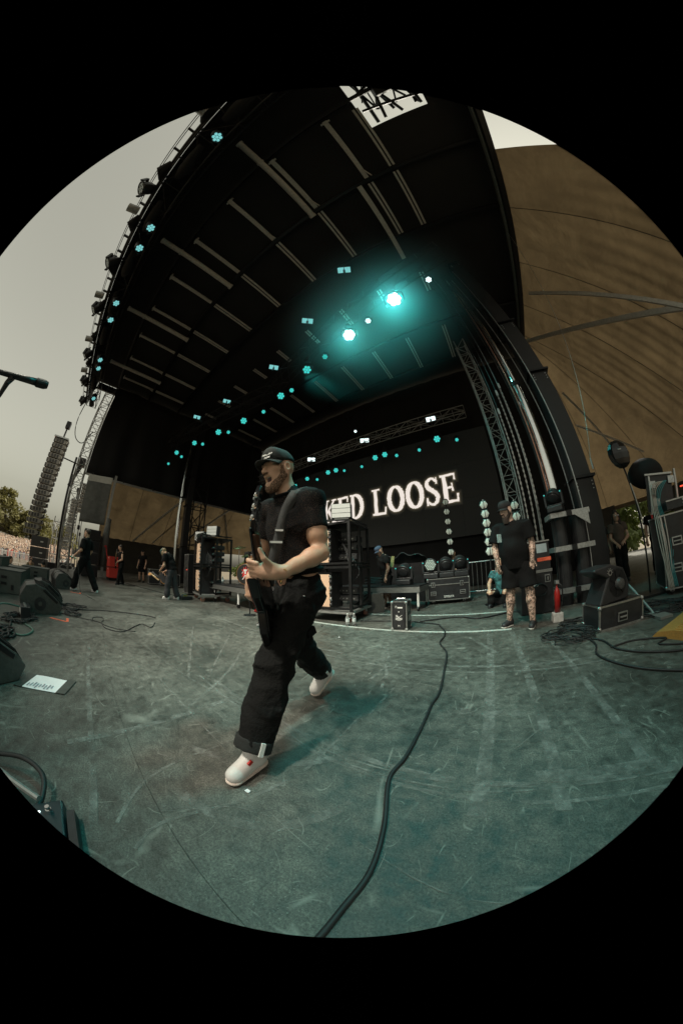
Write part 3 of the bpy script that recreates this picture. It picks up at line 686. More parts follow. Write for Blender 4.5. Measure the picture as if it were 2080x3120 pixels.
for i, (x, y, zt) in enumerate(((1.02,5.25,6.5),(1.14,5.2,7.0),(1.27,5.2,7.2))):
    t = T('hoist_chain', 'hanging hoist chain left of the chrome ram, %s from the left' % ORD[i], 'chain', (x,y,0), 0, 'chains by the near tower')
    mb = MB()
    for k in range(int((zt-2.2-.5)/.06)): mb.box((0,0,.55+k*.06),(.035 if k%2 else .012,.012 if k%2 else .035,.065))
    kind(P('links', mb, chain_m, t), 'stuff')
    P('bag_rope', MB().cone((0,0,zt-2.2),(0,0,11.8),.012,n=6), black_metal, t)
    P('hook', MB().box((0,0,zt-2.15),(.05,.05,.16)), steel, t)
t = T('truss_tower', 'slim lattice truss tower left of the hanging chains', 'truss', (0,0,0)); truss(t, (.93,6.25,0), (.93,6.25,8.2), .34, .42, .02, alu_dull, .009)
for i, (x, y) in enumerate(((1.35,5.5),(1.5,5.5),(1.95,5.55),(1.55,5.2),(2.1,5.15))):
    tag(P('hanging_cable', MB().tube(sag((x,y,11.5),(x+.15*(i%3)-.1,y-.25,.3),.0,12), .014, 5), rubber if i%2 else steel), 'cable running down the near tower, %s from the left' % ORD[i], 'cable', 'cables down the near tower')
# far towers, ram and pole
steel_tower(-16.4,5.5,'black steel roof tower on the far side of the stage',.5)
t = T('hydraulic_ram', 'bright chrome pole standing before the far tower', 'ram', (-15.8,4.72,0)); P('rod', MB().cone((0,0,0),(0,0,9.6),.11,n=18), chrome, t); P('collar', MB().cone((0,0,5.5),(0,0,5.6),.14,n=16), black_metal, t)
t = T('tower_cage', 'black cross braced cage behind the far chrome pole', 'tower', (0,0,0)); truss(t, (-16.9,6.4,0), (-16.9,6.4,8), 1.0, 1.3, .05, black_metal, .035)
t = T('truss_tower', 'pale lattice truss tower at the far front corner', 'truss', (0,0,0)); truss(t, (-17.5,-2.35,-1.6), (-17.5,-2.35,12.6), .62, .55, .035, alu_dull, .018)
t = T('support_post', 'pale upright post at the far wing opening', 'post', (-15.9,.16,0)); P('shaft', MB().box((0,0,2.95),(.16,.16,5.8)), alu_dull, t); P('bag', MB().tube([(0,0,.6),(.02,.05,2.2),(0,.1,3.3)], [.2,.22,.14], 10), M('grey_tarp',(.16,.16,.15),.8,0,.3,3,.3,6), t, smooth=True)
mesh_cl = M('grey_wind_mesh', (.12,.125,.12), .85, 0, .3, 3, .3, 8)
for i, (z0, z1, lb) in enumerate(((2.9,5.3,'grey wind mesh sheet between the far post and the corner tower'),(5.3,5.7,'pale rolled awning above the grey wind mesh'))):
    drape('wind_mesh', lb, (-16.4,-1.6), (-15.95,.0), z0, z1, .05, 20, mesh_cl if i == 0 else M('pale_awning',(.5,.5,.47),.7,0,.1), 6, 'mesh sheet')
t = T('speaker_stack', 'stack of black speaker cabinets beside the far post', 'speaker', (-15.7,-.62,0), .1)
for z, h in ((.32,.6),(.96,.62),(1.6,.6),(2.2,.55)):
    c = P('cabinet', MB().box((0,0,z),(1.0,.95,h)), black_plastic, t, bevel=.02); P('grille', MB().box((.505,0,z),(.02,.86,h-.1)), M('speaker_grille',(.02,.02,.022),.7,.3,.2,200), c)
# ------------------------------------------------------------------ gear on the stage
def caster(root, x, y, r=.055, z=None, mat=None):
    c = P('caster', MB().cone((x-.02,y,r),(x+.02,y,r),r,n=14), mat or rubber, root); P('fork', MB().box((x,y,r*1.7),(.075,.06,r*1.1)), steel, c)
def flight_case(root, w, d, h, z0=0, latches=2, handle=True, faces=('front',), e=.022, body=None):
    P('shell', MB().box((0,0,z0+h/2),(w-.012,d-.012,h-.012)), body or case_ply, root)
    for sx in (-1,1):
        for sy in (-1,1): P('edge_trim', MB().box((sx*(w-e)/2,sy*(d-e)/2,z0+h/2),(e,e,h)), alu, root)
        for zz in (z0+e/2, z0+h-e/2): P('edge_trim', MB().box((sx*(w-e)/2,0,zz),(e-.001,d-2*e,e-.001)), alu, root)
    for sy in (-1,1):
        for zz in (z0+e/2, z0+h-e/2): P('edge_trim', MB().box((0,sy*(d-e)/2,zz),(w-2*e,e-.001,e-.001)), alu, root)
    for sx in (-1,1):
        for sy in (-1,1):
            for zz in (z0+.025, z0+h-.025): P('ball_corner', MB().ell((sx*(w/2-.015),sy*(d/2-.015),zz),(.03,.03,.03),8,6), alu, root)
def latch(root, x, y, z, s=1, ry=0):
    l = P('latch', MB().box((x,y,z),(.10*s,.016,.13*s)), steel, root); P('latch_plate', MB().box((x,y-.011,z),(.075*s,.01,.095*s)), black_metal, l); P('twist_key', MB().box((x,y-.02,z),(.022*s,.016,.06*s)), alu, l)
def handle(root, x, y, z, s=1):
    l = P('handle', MB().box((x,y,z),(.15*s,.014,.11*s)), steel, root); P('recess', MB().box((x,y-.009,z),(.12*s,.01,.08*s)), black_metal, l); P('grip', MB().box((x,y-.018,z),(.11*s,.012,.018)), alu_dull, l)
def rack_amps(root, x, y, w, zs, mat=None):
    for z in zs:
        a = P('amp_head', MB().box((x,y,z),(w,.34,.13)), black_plastic, root, bevel=.008)
        P('faceplate', MB().box((x,y-.174,z-.01),(w-.05,.01,.085)), M('dark_faceplate',(.05,.05,.05),.4,.5,.2), a)
        for k in range(5): P('knob', MB().cone((x-w*.35+k*w*.17,y-.18,z-.01),(x-w*.35+k*w*.17,y-.2,z-.01),.014,n=8), alu, a)
# long low flight case with moving heads on it
a = math.atan2(.27,1.1)
t = T('flight_case', 'long black flight case with silver edges reading SPIIDER', 'flight case', (-1.1,6.85,0), a)
flight_case(t, 1.15, .6, .6, .1); P('lid_line', MB().box((0,-.302,.53),(1.14,.012,.022)), alu, t)
for x in (-.42,.36): latch(t, x, -.306, .535)
for x in (-.42,.38): handle(t, x, -.306, .3)
text_mesh('SPIIDER', .085, white_plastic, 'lettering', t, (.0,-.302,.2), rotx(PI/2), .001)
for x in (-.42,.42):
    for y in (-.2,.2): caster(t, x, y, .045)
def mover(loc, yaw, label, lens, s=1.0, tilt=0.0, comb=True):
    t = T('moving_head', label, 'stage light', loc, yaw)
    P('base', MB().box((0,0,.06*s),(.36*s,.3*s,.12*s)), black_plastic, t, bevel=.015)
    y = P('yoke', MB().box((0,0,.14*s),(.42*s,.12*s,.05*s)).box((-.2*s,0,.28*s),(.05*s,.14*s,.3*s)).box((.2*s,0,.28*s),(.05*s,.14*s,.3*s)), black_plastic, t, bevel=.01)
    hd = P('head', MB().lathe([(.02*s,.2*s),(.12*s,.18*s),(.165*s,.08*s),(.175*s,-.05*s),(.17*s,-.09*s),(.15*s,-.095*s)], 20), head_m, t, smooth=True); hd.location = (0,0,.34*s); hd.rotation_euler = (-PI/2+tilt,0,0)
    le = MB()
    if comb:
        for i in range(-3,4):
            for j in range(-3,4):
                x, yy = (i+.5*(j%2))*.042*s, j*.036*s
                if math.hypot(x,yy) < .135*s: le.lathe([(.018*s,-.096*s),(.014*s,-.104*s)], 6, (x,yy,0))
        P('lens', le, lens, hd)
    else: P('lens', MB().lathe([(.14*s,-.092*s),(.1*s,-.11*s),(.02*s,-.118*s)], 18), lens, hd, smooth=True)
    for sx in (-1,1): P('side_led', MB().box((sx*.19*s,-.09*s,.4*s),(.02*s,.02*s,.02*s)), lens_teal, t)
    return t
led_w = M('lens_cell', (.5,.55,.5), .2, 0, 0, emit=(.7,.85,.75), es=.12)
mover((-1.53,6.72,.71), .1, 'moving head with honeycomb lens on the left of the long flight case', led_w, 1.1)
mover((-1.12,6.84,.71), .2, 'moving head in the middle of the long flight case', black_plastic, 1.1, .5, False)
mover((-.72,6.95,.71), .2, 'moving head at the right end of the long flight case', black_plastic, 1.1, .6, False)
# small amp case in front
t = T('amp_case', 'small upright black and silver amp case alone on the deck', 'amp case', (-1.42,3.86,0), .08)
flight_case(t, .27, .3, .5, 0, e=.018); P('front_panel', MB().box((0,-.152,.25),(.2,.012,.42)), M('amp_front',(.025,.025,.027),.5,.2,.3), t)
emg = M('grey_emblem', (.35,.35,.34), .6, 0, .3)
em = P('emblem', MB().prism([(0,0)]+[(.06*math.cos(a),.05*math.sin(a)) for a in np.linspace(PI,2*PI,14)], .002, (0,-.1585,.225), (1,0,0), (0,0,1)), emg, t)
P('emblem_wing', MB().prism([(0,0)]+[(.058*math.cos(a),.055*math.sin(a)) for a in np.linspace(2.0,PI-.15,6)], .002, (0,-.1585,.228), (1,0,0), (0,0,1)), emg, em); P('emblem_dot', MB().cone((0,-.158,.325),(0,-.161,.325),.010,n=10), white_plastic, em)
for sg, q_ in ((1,.003),(-1,.0036)): P('emblem_stick', MB().box((0,-.1585-q_,.232),(.14,.0006,.007), roty(-sg*.62)), white_plastic, em)
text_mesh('P', .055, white_plastic, 'script_lettering', t, (-.045,-.159,.405), rotx(PI/2)); P('script_stroke', MB().box((.02,-.1595,.395),(.085,.002,.022)), white_plastic, t); text_mesh('M', .05, white_plastic, 'mark', t, (0,-.159,.085), rotx(PI/2))
h_ = P('handle', MB().tube([(-.07,0,.5),(-.07,0,.53),(.07,0,.53),(.07,0,.5)], .008, 6), alu, t)
P('side_latch', MB().box((.137,-.05,.36),(.012,.06,.09)), steel, t); P('side_handle', MB().box((.137,0,.2),(.012,.12,.1)), steel, t)
# guitar rigs --------------------------------------------------------
peach = M('peach_grille_cloth', (.62,.42,.29), .85, 0, .12, 120, .15, 300)
def rig(loc, rz, label, cabs=True):
    t = T('amp_cart', label, 'amp cart', loc, rz); w, d, h = 1.15, 1.0, 2.02
    for sx in (-1,1):
        for sy in (-1,0,1): P('post', MB().box((sx*w/2,sy*d/2,h/2+.12),(.055,.055,h-.2)), black_metal, t)
    for z in (.2,1.12,2.03):
        s = P('shelf', MB().box((0,0,z),(w+.06,d+.06,.045)), alu_dull if z < .3 else black_metal, t)
        P('rail', MB().box((0,-d/2-.01,z+.08),(w,.03,.04)), black_metal, s); P('rail', MB().box((w/2+.01,0,z+.08),(.03,d,.04)), black_metal, s)
    for sx in (-1,1):
        for sy in (-1,1): caster(t, sx*(w/2-.08), sy*(d/2-.08), .075, mat=M('caster_wheel',(.3,.14,.1),.5,0,.2))
    for z in (.64,1.57):
        c = P('speaker_cabinet', MB().box((-.22,-.18,z),(.66,.5,.78)), black_plastic, t, bevel=.02)
        P('grille', MB().box((-.22,-.436,z),(.56,.02,.68)), peach, c); P('badge', MB().box((-.1,-.448,z+.05),(.09,.008,.025)), black_metal, c)
        for k in range(6): P('corner_knob', MB().ell((.085,-.44,z-.3+k*.12),(.035,.03,.04),8,6), chrome if k%2 else black_plastic, c)
    rack_amps(t, .28, .12, .5, (.45,.62,1.35,1.55,1.75))
    cb = MB()
    for k in range(6):
        x0 = .1+.07*k; cb.tube(smoothpath([(x0,-.1,1.85-.1*k),(x0+.2,-.22,1.6-.12*k),(.45,-.3,1.3-.1*k),(.5-.02*k,-.1,1.25)],5), .009, 5)
    kind(P('patch_cables', cb, rubber, t), 'stuff')
    return t
rig((-3.12,4.42,0), .12, 'black amp cart with peach speaker cabinets behind the guitarist')
rig((-7.75,3.65,0), -.18, 'far black amp cart with two peach cabinets beside the drum riser')
panel_w = M('white_blinder_panel', (.42,.42,.40), .5, 0, .05, emit=(.9,.92,.88), es=.08)
def blinder(loc, rz, label):
    t = T('strobe_light', label, 'strobe', loc, rz); P('housing', MB().box((0,.06,.16),(.42,.2,.3)), black_plastic, t, bevel=.01)
    for k in range(3): P('pane', MB().box((0,-.045,.06+k*.098),(.38,.02,.088)), panel_w, t)
    P('foot', MB().box((0,.05,.0),(.3,.15,.04)), steel, t)
blinder((-2.62,3.92,2.1), .45, 'striped white strobe panel on top of the near amp cart')
blinder((-7.2,3.35,2.1), .5, 'striped white strobe panel on top of the far amp cart, nearer one')
blinder((-8.1,3.3,2.0), .5, 'striped white strobe panel on top of the far amp cart, farther one')
for i, x in enumerate((-7.85,-7.7,-7.52,-7.4)): stage_light((x,3.15,2.12), (0,0,1), lens_off, 'little round lamp between the far strobe panels, %s from the left' % ORD[i], .5, 'little lamps on the far amp cart', True)
# risers -------------------------------------------------------------
def riser(x0, x1, y0, y1, z, label, nx=2):
    cx, cy = (x0+x1)/2, (y0+y1)/2; t = T('riser', label, 'riser', (cx,cy,0)); W, D = x1-x0, y1-y0
    P('deck', MB().box((0,0,z-.02),(W,D,.03)), black_paint, t)
    for sy in (-1,1): P('frame_rail', MB().box((0,sy*(D/2-.02),z-.1),(W,.045,.13)), alu, t)
    for sx in (-1,1): P('frame_rail', MB().box((sx*(W/2-.02),0,z-.1),(.045,D-.1,.13)), alu, t)
    for i in range(nx+1):
        for y in (-D/2+.06, D/2-.06):
            x = -W/2+.06+i*(W-.12)/nx; l = P('leg', MB().cone((x,y,.1),(x,y,z-.16),.03,n=8), white_plastic if y < 0 else alu, t); P('wheel', MB().cone((x-.02,y,.06),(x+.02,y,.06),.06,n=12), rubber, l)
    return t
riser(-7.3,-4.3,3.5,6.1,.6,'rolling drum riser with silver frame behind the guitarist')
riser(-4.1,-1.55,5.5,6.4,.62,'low rolling platform with silver edge right of the near amp cart')
# drums ---------------------------------------------------------------
wood = M('brown_drum_hoop', (.22,.10,.04), .35, 0, .3); head_b = M('black_drum_head', (.02,.02,.02), .4, 0, .2); brass = M('cymbal_brass', (.42,.34,.18), .28, .95, .2, 30)
t = T('drum_kit', 'drum kit with twin kick drums and red painted heads on the riser', 'drum kit', (-6.0,4.35,.6), .5)
redp = M('red_drum_paint', (.6,.03,.03), .5, 0, .2)
for x in (-.42,.42):
    k = P('kick_drum', MB().lathe([(.31,-.0),(.31,.5)], 28, (x,.1,.34), rotx(-PI/2)), wood, t); R = rotx(-PI/2)
    P('hoop', MB().lathe([(.33,-.05),(.34,-.02),(.34,.02),(.31,.03)], 28, (x,.08,.34), R), wood, k)
    P('drum_head', MB().lathe([(.31,-.052),(.3,-.058)], 28, (x,.08,.34), R), head_b, k)
    rs = random.Random(5); mb = MB()
    pts = []
    for i in range(22):
        a = PI*i/11; r = .12+.12*(i%2)*(.6+.4*rs.random()); pts.append((r*math.cos(a)*.75, r*math.sin(a)*1.05))
    P('red_splash', MB().prism(pts, .003, (x,.021,.36), (1,0,0), (0,0,1)), redp, k)
    for p, q, w in (((-.06,.1),(.06,.1),.05), ((0,.1),(0,-.02),.05), ((-.1,-.2),(0,-.05),.025), ((.1,-.2),(0,-.05),.025), ((.09,.05),(.13,-.14),.022), ((-.12,.0),(-.06,.06),.02)):
        d = nrm(V(q[0]-p[0], q[1]-p[1])); n_ = V(-d[1],d[0])*w/2; p_, q_ = V(*p), V(*q)
        P('white_mark', MB().prism([tuple(p_-n_),tuple(q_-n_),tuple(q_+n_),tuple(p_+n_)], .004+rs.random()*.001, (x,.016-rs.random()*.001,.36), (1,0,0), (0,0,1)), white_plastic, k)
    for s in (-1,1): P('spur', MB().cone((x+s*.25,-.05,.0),(x+s*.28,.2,.3),.01,n=6), chrome, k)
for x, y, z, r in ((-.3,.35,.82,.16),(.05,.35,.84,.17),(.55,.7,.6,.22),(-.6,.7,.62,.18)):
    k = P('tom_drum', MB().lathe([(r,-.14),(r,.14)], 22, (x,y,z)), wood, t); P('rim', MB().lathe([(r+.012,.12),(r+.012,.145),(r-.02,.145)], 22, (x,y,z)), chrome, k)
for x, y, z, r in ((-.85,.35,1.2,.24),(-.35,.75,1.42,.22),(.4,.8,1.4,.23),(.85,.5,1.15,.25),(-.75,.8,.98,.18)):
    s = P('cymbal_stand', MB().cone((x,y,0),(x,y,z),.012,n=6), chrome, t); P('cymbal', MB().lathe([(.02,.05),(.05,.03),(r*.6,.012),(r,-.008),(r*.6,.008),(.02,.03)], 24, (x,y,z), rotx(.25)), brass, s)
for i, (x, y, h) in enumerate(((-5.35,3.75,1.5),(-4.7,3.6,1.9),(-4.55,4.0,1.7))):
    t = T('mic_stand', 'slim chrome stand at the right side of the drum kit, %s one' % ORD[i], 'mic stand', (x,y,.6), 0, 'stands by the drums')
    P('pole', MB().cone((0,0,0),(0,0,h),.011,n=6), chrome, t); P('base', MB().lathe([(.12,0),(.12,.02),(.02,.04)], 16), black_metal, t)
    for k in range(7): P('clamp', MB().box((0,0,.5+k*.16),(.05,.05,.05)), chrome if k%2 else black_metal, t)
t = T('mic_stand', 'thin black straight stand with round base before the drum riser', 'mic stand', (-4.72,3.2,0)); P('pole', MB().cone((0,0,.02),(0,0,1.45),.013,n=8), black_metal, t); P('base', MB().lathe([(.15,0),(.15,.015),(.03,.04)], 20), black_metal, t); P('clip', MB().box((0,0,1.47),(.04,.12,.04)), black_plastic, t)
# bottles -------------------------------------------------------------
pet = M('clear_bottle', (.8,.85,.85), .1, 0, 0, trans=.85); lab = M('bottle_label', (.55,.6,.6), .6, 0, .1)
def bottle(loc, label, s=1):
    t = T('water_bottle', label, 'bottle', loc); P('bottle', MB().lathe([(.001,0),(.032*s,.004),(.033*s,.06),(.030*s,.08),(.033*s,.1),(.033*s,.15*s),(.013*s,.195*s),(.012*s,.21*s)], 14), pet, t, smooth=True)
    P('label', MB().lathe([(.0338*s,.075*s),(.0338*s,.135*s)], 14), lab, t); P('cap', MB().lathe([(.015*s,.205*s),(.015*s,.222*s)], 10), white_plastic, t)
bottle((-2.42,3.74,0), 'clear water bottle beside the near cart wheel, left of two', 1.1); bottle((-2.33,3.82,0), 'clear water bottle beside the near cart wheel, right of two', 1.1)
bottle((-7.0,3.7,.6), 'clear water bottle on the left end of the drum riser', 1.1); bottle((-4.75,3.75,.6), 'clear water bottle on the right end of the drum riser', 1.2)
# wedge monitors ------------------------------------------------------
wedge_m = M('wedge_paint', (.055,.052,.047), .6, 0, .35, 30, .2, 150); gr = M('steel_grille', (.03,.03,.03), .55, .5, .3, 120, .3, 400)
def wedge(loc, rz, label, s=1.0, w=.72):
    t = T('wedge_monitor', label, 'monitor', loc, rz)
    prof = [(-.34,0),(.28,0),(.36,.1),(.30,.2),(.05,.40),(-.1,.45),(-.26,.42),(-.36,.26)]; prof = [(a*s,b*s) for a,b in prof]
    for sx in (-1,1):
        c = P('side_panel', MB().prism(prof, .05, (sx*w/2-.025,0,0), (0,1,0), (0,0,1)), wedge_m, t, bevel=.012)
        P('handle_slot', MB().prism([(.02*s,.36*s),(.26*s,.17*s),(.28*s,.2*s),(.06*s,.385*s)], .004, (sx*(w/2+.0255) if sx > 0 else -(w/2+.0295),0,0), (0,1,0), (0,0,1)), black_metal, c)
        P('port', MB().cone((sx*(w/2+.02),-.02*s,.16*s),(sx*(w/2+.0285),-.02*s,.16*s),.10*s,n=20), black_plastic, c); P('dust_cap', MB().cone((sx*(w/2+.02),-.02*s,.16*s),(sx*(w/2+.033),-.02*s,.16*s),.035*s,n=14), wedge_m, c)
    inn = [(a*.97,b*.97+.004) for a,b in prof]
    P('cabinet', MB().prism(inn, w-.1, (-w/2+.05,0,0), (0,1,0), (0,0,1)), black_plastic, t)
    nn = MB()
    g = P('grille', MB().prism([(.345*s,.12*s),(.30*s,.205*s),(.05*s,.405*s),(-.1*s,.452*s),(-.1*s,.46*s),(.06*s,.415*s),(.315*s,.21*s),(.36*s,.12*s)], w-.14, (-w/2+.07,0,0), (0,1,0), (0,0,1)), gr, t)
    for k in (-1,0,1): P('rib', MB().prism([(.30*s,.215*s),(.05*s,.415*s),(-.1*s,.462*s),(-.1*s,.47*s),(.06*s,.425*s),(.31*s,.22*s)], .02, (k*w*.25,0,0), (0,1,0), (0,0,1)), black_metal, t)
    return t
wedge((-5.28,-1.13,0), .28, 'black wedge monitor nearest the camera in the front row', 1.05)
wedge((-6.2,-1.2,0), .22, 'black wedge monitor second in the front row', 1.0)
wedge((-9.1,-1.15,0), .3, 'black wedge monitor behind the vocalist\'s legs', 1.0)
wedge((-9.9,-1.35,0), .25, 'farthest black wedge monitor in the front row', 1.0)
wedge((-2.5,-1.2,0), .6, 'black wedge monitor cut by the left edge of the picture', 1.05)
wedge((-2.95,5.35,0), 2.4, 'dark wedge monitor on the deck behind the small amp case', 1.1, .8)
# front fill speakers on the stage lip
def sub(loc, d, label, rz=.1):
    t = T('front_speaker', label, 'speaker', loc, rz); w, dp, h = d
    P('cabinet', MB().box((0,0,h/2),(w,dp,h)), M('grey_speaker_box',(.075,.07,.062),.6,0,.25), t, bevel=.015); P('top', MB().box((0,0,h+.012),(w+.01,dp+.01,.024)), M('dark_green_top',(.03,.038,.036),.5,0,.2), t)
    for z in (h*.45,h*.72): P('handle_slot', MB().box((w/2+.006,.05,z),(.014,.13,.055)), black_metal, t)
    P('socket', MB().box((w/2+.008,dp*.28,h*.3),(.02,.06,.1)), black_metal, t)
sub((-6.9,-2.35,0), (.75,.9,.46), 'grey front fill speaker behind the nearest wedge'); sub((-8.6,-2.75,0), (.8,1.0,.42), 'grey front fill speaker farther along the stage lip'); sub((-6.2,-2.75,0), (.6,.55,.42), 'squat grey speaker box at the left edge of the picture'); sub((-9.9,-2.3,0), (.8,.9,.42), 'low dark speaker box under the big line array'); sub((-7.7,-3.0,.46), (.9,.7,.2), 'flat grey processor box raised on the front fill speakers')
t = T('stage_box', 'small black junction box with white label at the foot of the nearest wedge', 'junction box', (-4.62,-1.24,0), .35)
P('box', MB().box((0,0,.09),(.34,.16,.17)), black_plastic, t, bevel=.01); P('label', MB().box((.02,-.082,.1),(.2,.005,.07)), white_plastic, t)
for k in range(4): P('socket', MB().cone((-.12+.08*k,0,.175),(-.12+.08*k,0,.19),.02,n=10), steel, t)
# cables ---------------------------------------------------------------
def cable(name, label, pts, r=.008, mat=None, z=None, k=6):
    pts = [(p[0],p[1],(p[2] if len(p) > 2 else r+.002)) for p in pts]
    return tag(P(name, MB().tube(smoothpath(pts,k), r, 7), mat or rubber, smooth=True), label, 'cable')
cable('cable', 'long black cable winding from the bottom edge up to the amp case', [(-.21,.02),(-.2,.15),(-.2,.26),(-.2,.41),(-.25,.6),(-.35,.86),(-.34,1.04),(-.35,1.39),(-.36,1.62),(-.35,1.83),(-.4,2.27),(-.47,2.77),(-.62,3.13),(-.62,3.45),(-.67,3.75),(-.80,4.05),(-.87,4.18),(-1.27,4.34),(-1.42,4.4),(-1.9,4.35),(-2.4,4.2)], .0105)
cable('cable', 'dark cable lying across the deck before the long flight case', [(-1.25,4.4),(-.6,4.75),(-.2,4.55),(.2,4.75),(.5,4.9),(1.0,4.5)], .014)
cable('cable', 'dark cable crossing the right side of the deck', [(1.15,3.2),(1.2,2.7),(1.1,2.35),(1.3,1.95),(1.75,1.6),(2.2,1.3),(2.6,.8)], .011)
cable('cable', 'second dark cable crossing the right side of the deck', [(1.05,3.05),(1.3,2.75),(1.35,2.4),(1.7,2.1),(2.2,1.95),(2.9,1.9)], .011)
cable('cable', 'thin cable trailing beside the yellow ramp', [(1.3,2.5),(1.6,2.55),(1.9,2.4),(1.75,2.3),(2.1,2.1),(2.6,2.1)], .009)
cable('cable', 'thin black cable snaking over the deck past the orange arrow', [(-4.9,-.4),(-4.6,.0),(-4.2,.1),(-4.0,.35),(-4.35,.6),(-4.5,.75),(-4.25,.85),(-4.6,1.0)], .007)
cable('cable', 'looped black cable end on the deck', [(-4.65,-.12),(-4.95,-.1),(-5.0,.05),(-4.8,.08),(-4.5,.05),(-4.2,.25),(-4.0,.55)], .006)
cable('cable', 'black cable running along the deck from the second wedge', [(-5.8,-.75),(-5.6,-.4),(-5.65,.1),(-5.5,.6),(-5.2,1.0),(-5.0,1.1)], .009)
cable('cable', 'pale green cable arching among the wires at the left edge', [(-4.7,-1.3,.12),(-4.4,-1.5,.2),(-4.2,-1.55,.18),(-3.9,-1.45,.05),(-3.7,-1.25,.02),(-3.6,-1.0,.01),(-3.9,-.95,.01),(-4.3,-1.25,.01)], .013, M('green_cable',(.08,.16,.13),.5,0,.2))
cable('cable', 'black cable falling in loops at the left edge', [(-4.5,-1.5),(-4.2,-1.35),(-3.8,-1.25),(-3.5,-1.2),(-3.2,-1.2),(-3.0,-1.25)], .016)
cable('mic_cable', 'thin cable hanging from the vocalist\'s microphone', [(-8.55,-.72,.9),(-8.3,-.62,.5),(-8.1,-.55,.1),(-8.0,-.5),(-7.6,-.3),(-7.0,-.1)], .006)
cable('cable', 'long black cable crossing the deck at the far side', [(-15,.7),(-13.5,1.3),(-11.5,1.9),(-9.8,2.4),(-8.4,2.9)], .012)
def coil(label, x, y, r, n, rr=.012, mat=None):
    rs = random.Random(hash(label) % 1000); pts = []
    for i in range(n*14):
        a = i*2*PI/14; q = r*(.45+.75*rs.random()); lp = i//14; pts.append((x+q*math.cos(a)*1.2+.25*r*math.sin(lp*2.3), y+q*math.sin(a)+.2*r*math.cos(lp*1.7), rr+.0035*(i/14)+rs.random()*.012))
    tag(P('cable_coil', MB().tube(smoothpath(pts,2), rr, 5), mat or rubber, smooth=True), label, 'cable')
coil('coiled black cable at the foot of the nearest wedge', -4.45,-1.28,.24,6); coil('coiled black cable beside the second wedge', -5.75,-.62,.28,5,.01); coil('small coil of cable in front of the second wedge', -5.1,-.5,.15,4,.009)
coil('tangle of black cables left of the fan case', 1.05,3.1,.26,9,.007); coil('tangle of cables at the tower foot', 1.35,3.5,.24,8,.007); coil('big loose coil of cables in front of the tall rack', 2.65,3.4,.34,9,.008); coil('loose cable tangle at the left edge', -3.55,-1.5,.3,7,.016)
# left foreground -----------------------------------------------------
paper = M('paper', (.78,.75,.77), .8, 0, .04); ink = M('ink', (.25,.25,.3), .7, 0, .2)
t = T('set_list', 'white set list sheet taped to the deck on the left', 'paper', (-2.3,-.51,.004), math.atan2(.41,.15)); 
P('sheet', MB().grid(lambda u,v: (-.17+.34*u, -.12+.24*v, .0025+.004*math.sin(u*5)*v), 8, 6), paper, t)
for sx in (-1,1): P('tape', MB().box((sx*.19,0,.0045),(.08,.25,.001)), M('dark_tape',(.05,.055,.05),.5,0,.2), t)
for k in range(9): P('writing', MB().box((-.12+.026*k,-.07+.02*((k*7)%3)*.5,.0085),(.008,.05+.03*((k*5)%4)/3,.0006)), ink, t)
t = T('pedal_board', 'dark pedal board with chrome switches at the lower left edge', 'pedal board', (-.87,-.52,0), 0)
P('board', MB().box((0,0,.035),(.34,.42,.05)), M('dark_teal_enamel',(.02,.035,.04),.35,.3,.3), t, bevel=.008); P('front_edge', MB().box((.02,.235,.03),(.26,.03,.05)), black_plastic, t)
for i in range(3):
    for j in range(2):
        x, y = -.11+.11*i, .16-.13*j; s = P('foot_switch', MB().cone((x,y,.06),(x,y,.08),.012,n=10), chrome, t); P('switch_cap', MB().cone((x,y,.08),(x,y,.094),.009,n=10), chrome, s)
for x in (-.12,.09): P('indicator_led', MB().ell((x,.12,.064),(.006,.006,.004),8,5), lens_white, t)
P('printed_frame', MB().box((-.08,.06,.0605),(.1,.002,.001)), white_plastic, t)
cable('cable', 'black cable looping into the pedal board', [(-1.4,-.72,.05),(-1.3,-.5,.09),(-1.18,-.39,.08),(-1.06,-.40,.05),(-1.0,-.46,.05)], .012)
tag(P('steel_bar', MB().cone((-1.4,-.75,.08),(-1.05,-.4,.07),.013,n=8), alu_dull), 'slim metal bar lying over the pedal board', 'bar')
t = T('boom_mic', 'black microphone on a boom arm reaching in at the left', 'microphone', (-1.2,-1.6,0))
mic0, mic1 = V(-1.36,-.86,1.765)-V(-1.2,-1.6,0), V(-1.5,-.57,1.868)-V(-1.2,-1.6,0); md = nrm(mic1-mic0)
P('mic_body', MB().tube([mic0, mic0+md*.03, mic0+md*.16, mic0+md*.235], [.012,.0145,.0185,.021], 14), black_plastic, t, smooth=True)
P('mic_grille', MB().tube([mic0+md*.235, mic0+md*.245, mic0+md*.29, mic0+md*.312], [.022,.0265,.0265,.02], 16), gr, t)
j = mic0+md*.1; b0 = V(-1.44,-.82,1.55)-V(-1.2,-1.6,0)
P('clip', MB().tube([j-V(0,0,.012), j+V(0,-.01,-.05), j+(b0-j)*.5], [.02,.016,.011], 10), black_plastic, t); P('boom', MB().tube([j+(b0-j)*.45, b0, V(-.2,.25,1.35), V(0,0,1.2)], .009, 8), alu_dull, t)
P('upright', MB().cone((0,0,0),(0,0,1.2),.011,n=8), black_metal, t); P('base', MB().lathe([(.14,0),(.14,.02),(.02,.05)], 18), black_metal, t); P('mic_lead', MB().tube(smoothpath([mic0, mic0+V(.03,-.06,-.01), V(-.1,.55,1.5), V(0,.1,1.1)],5), .006, 6), rubber, t)
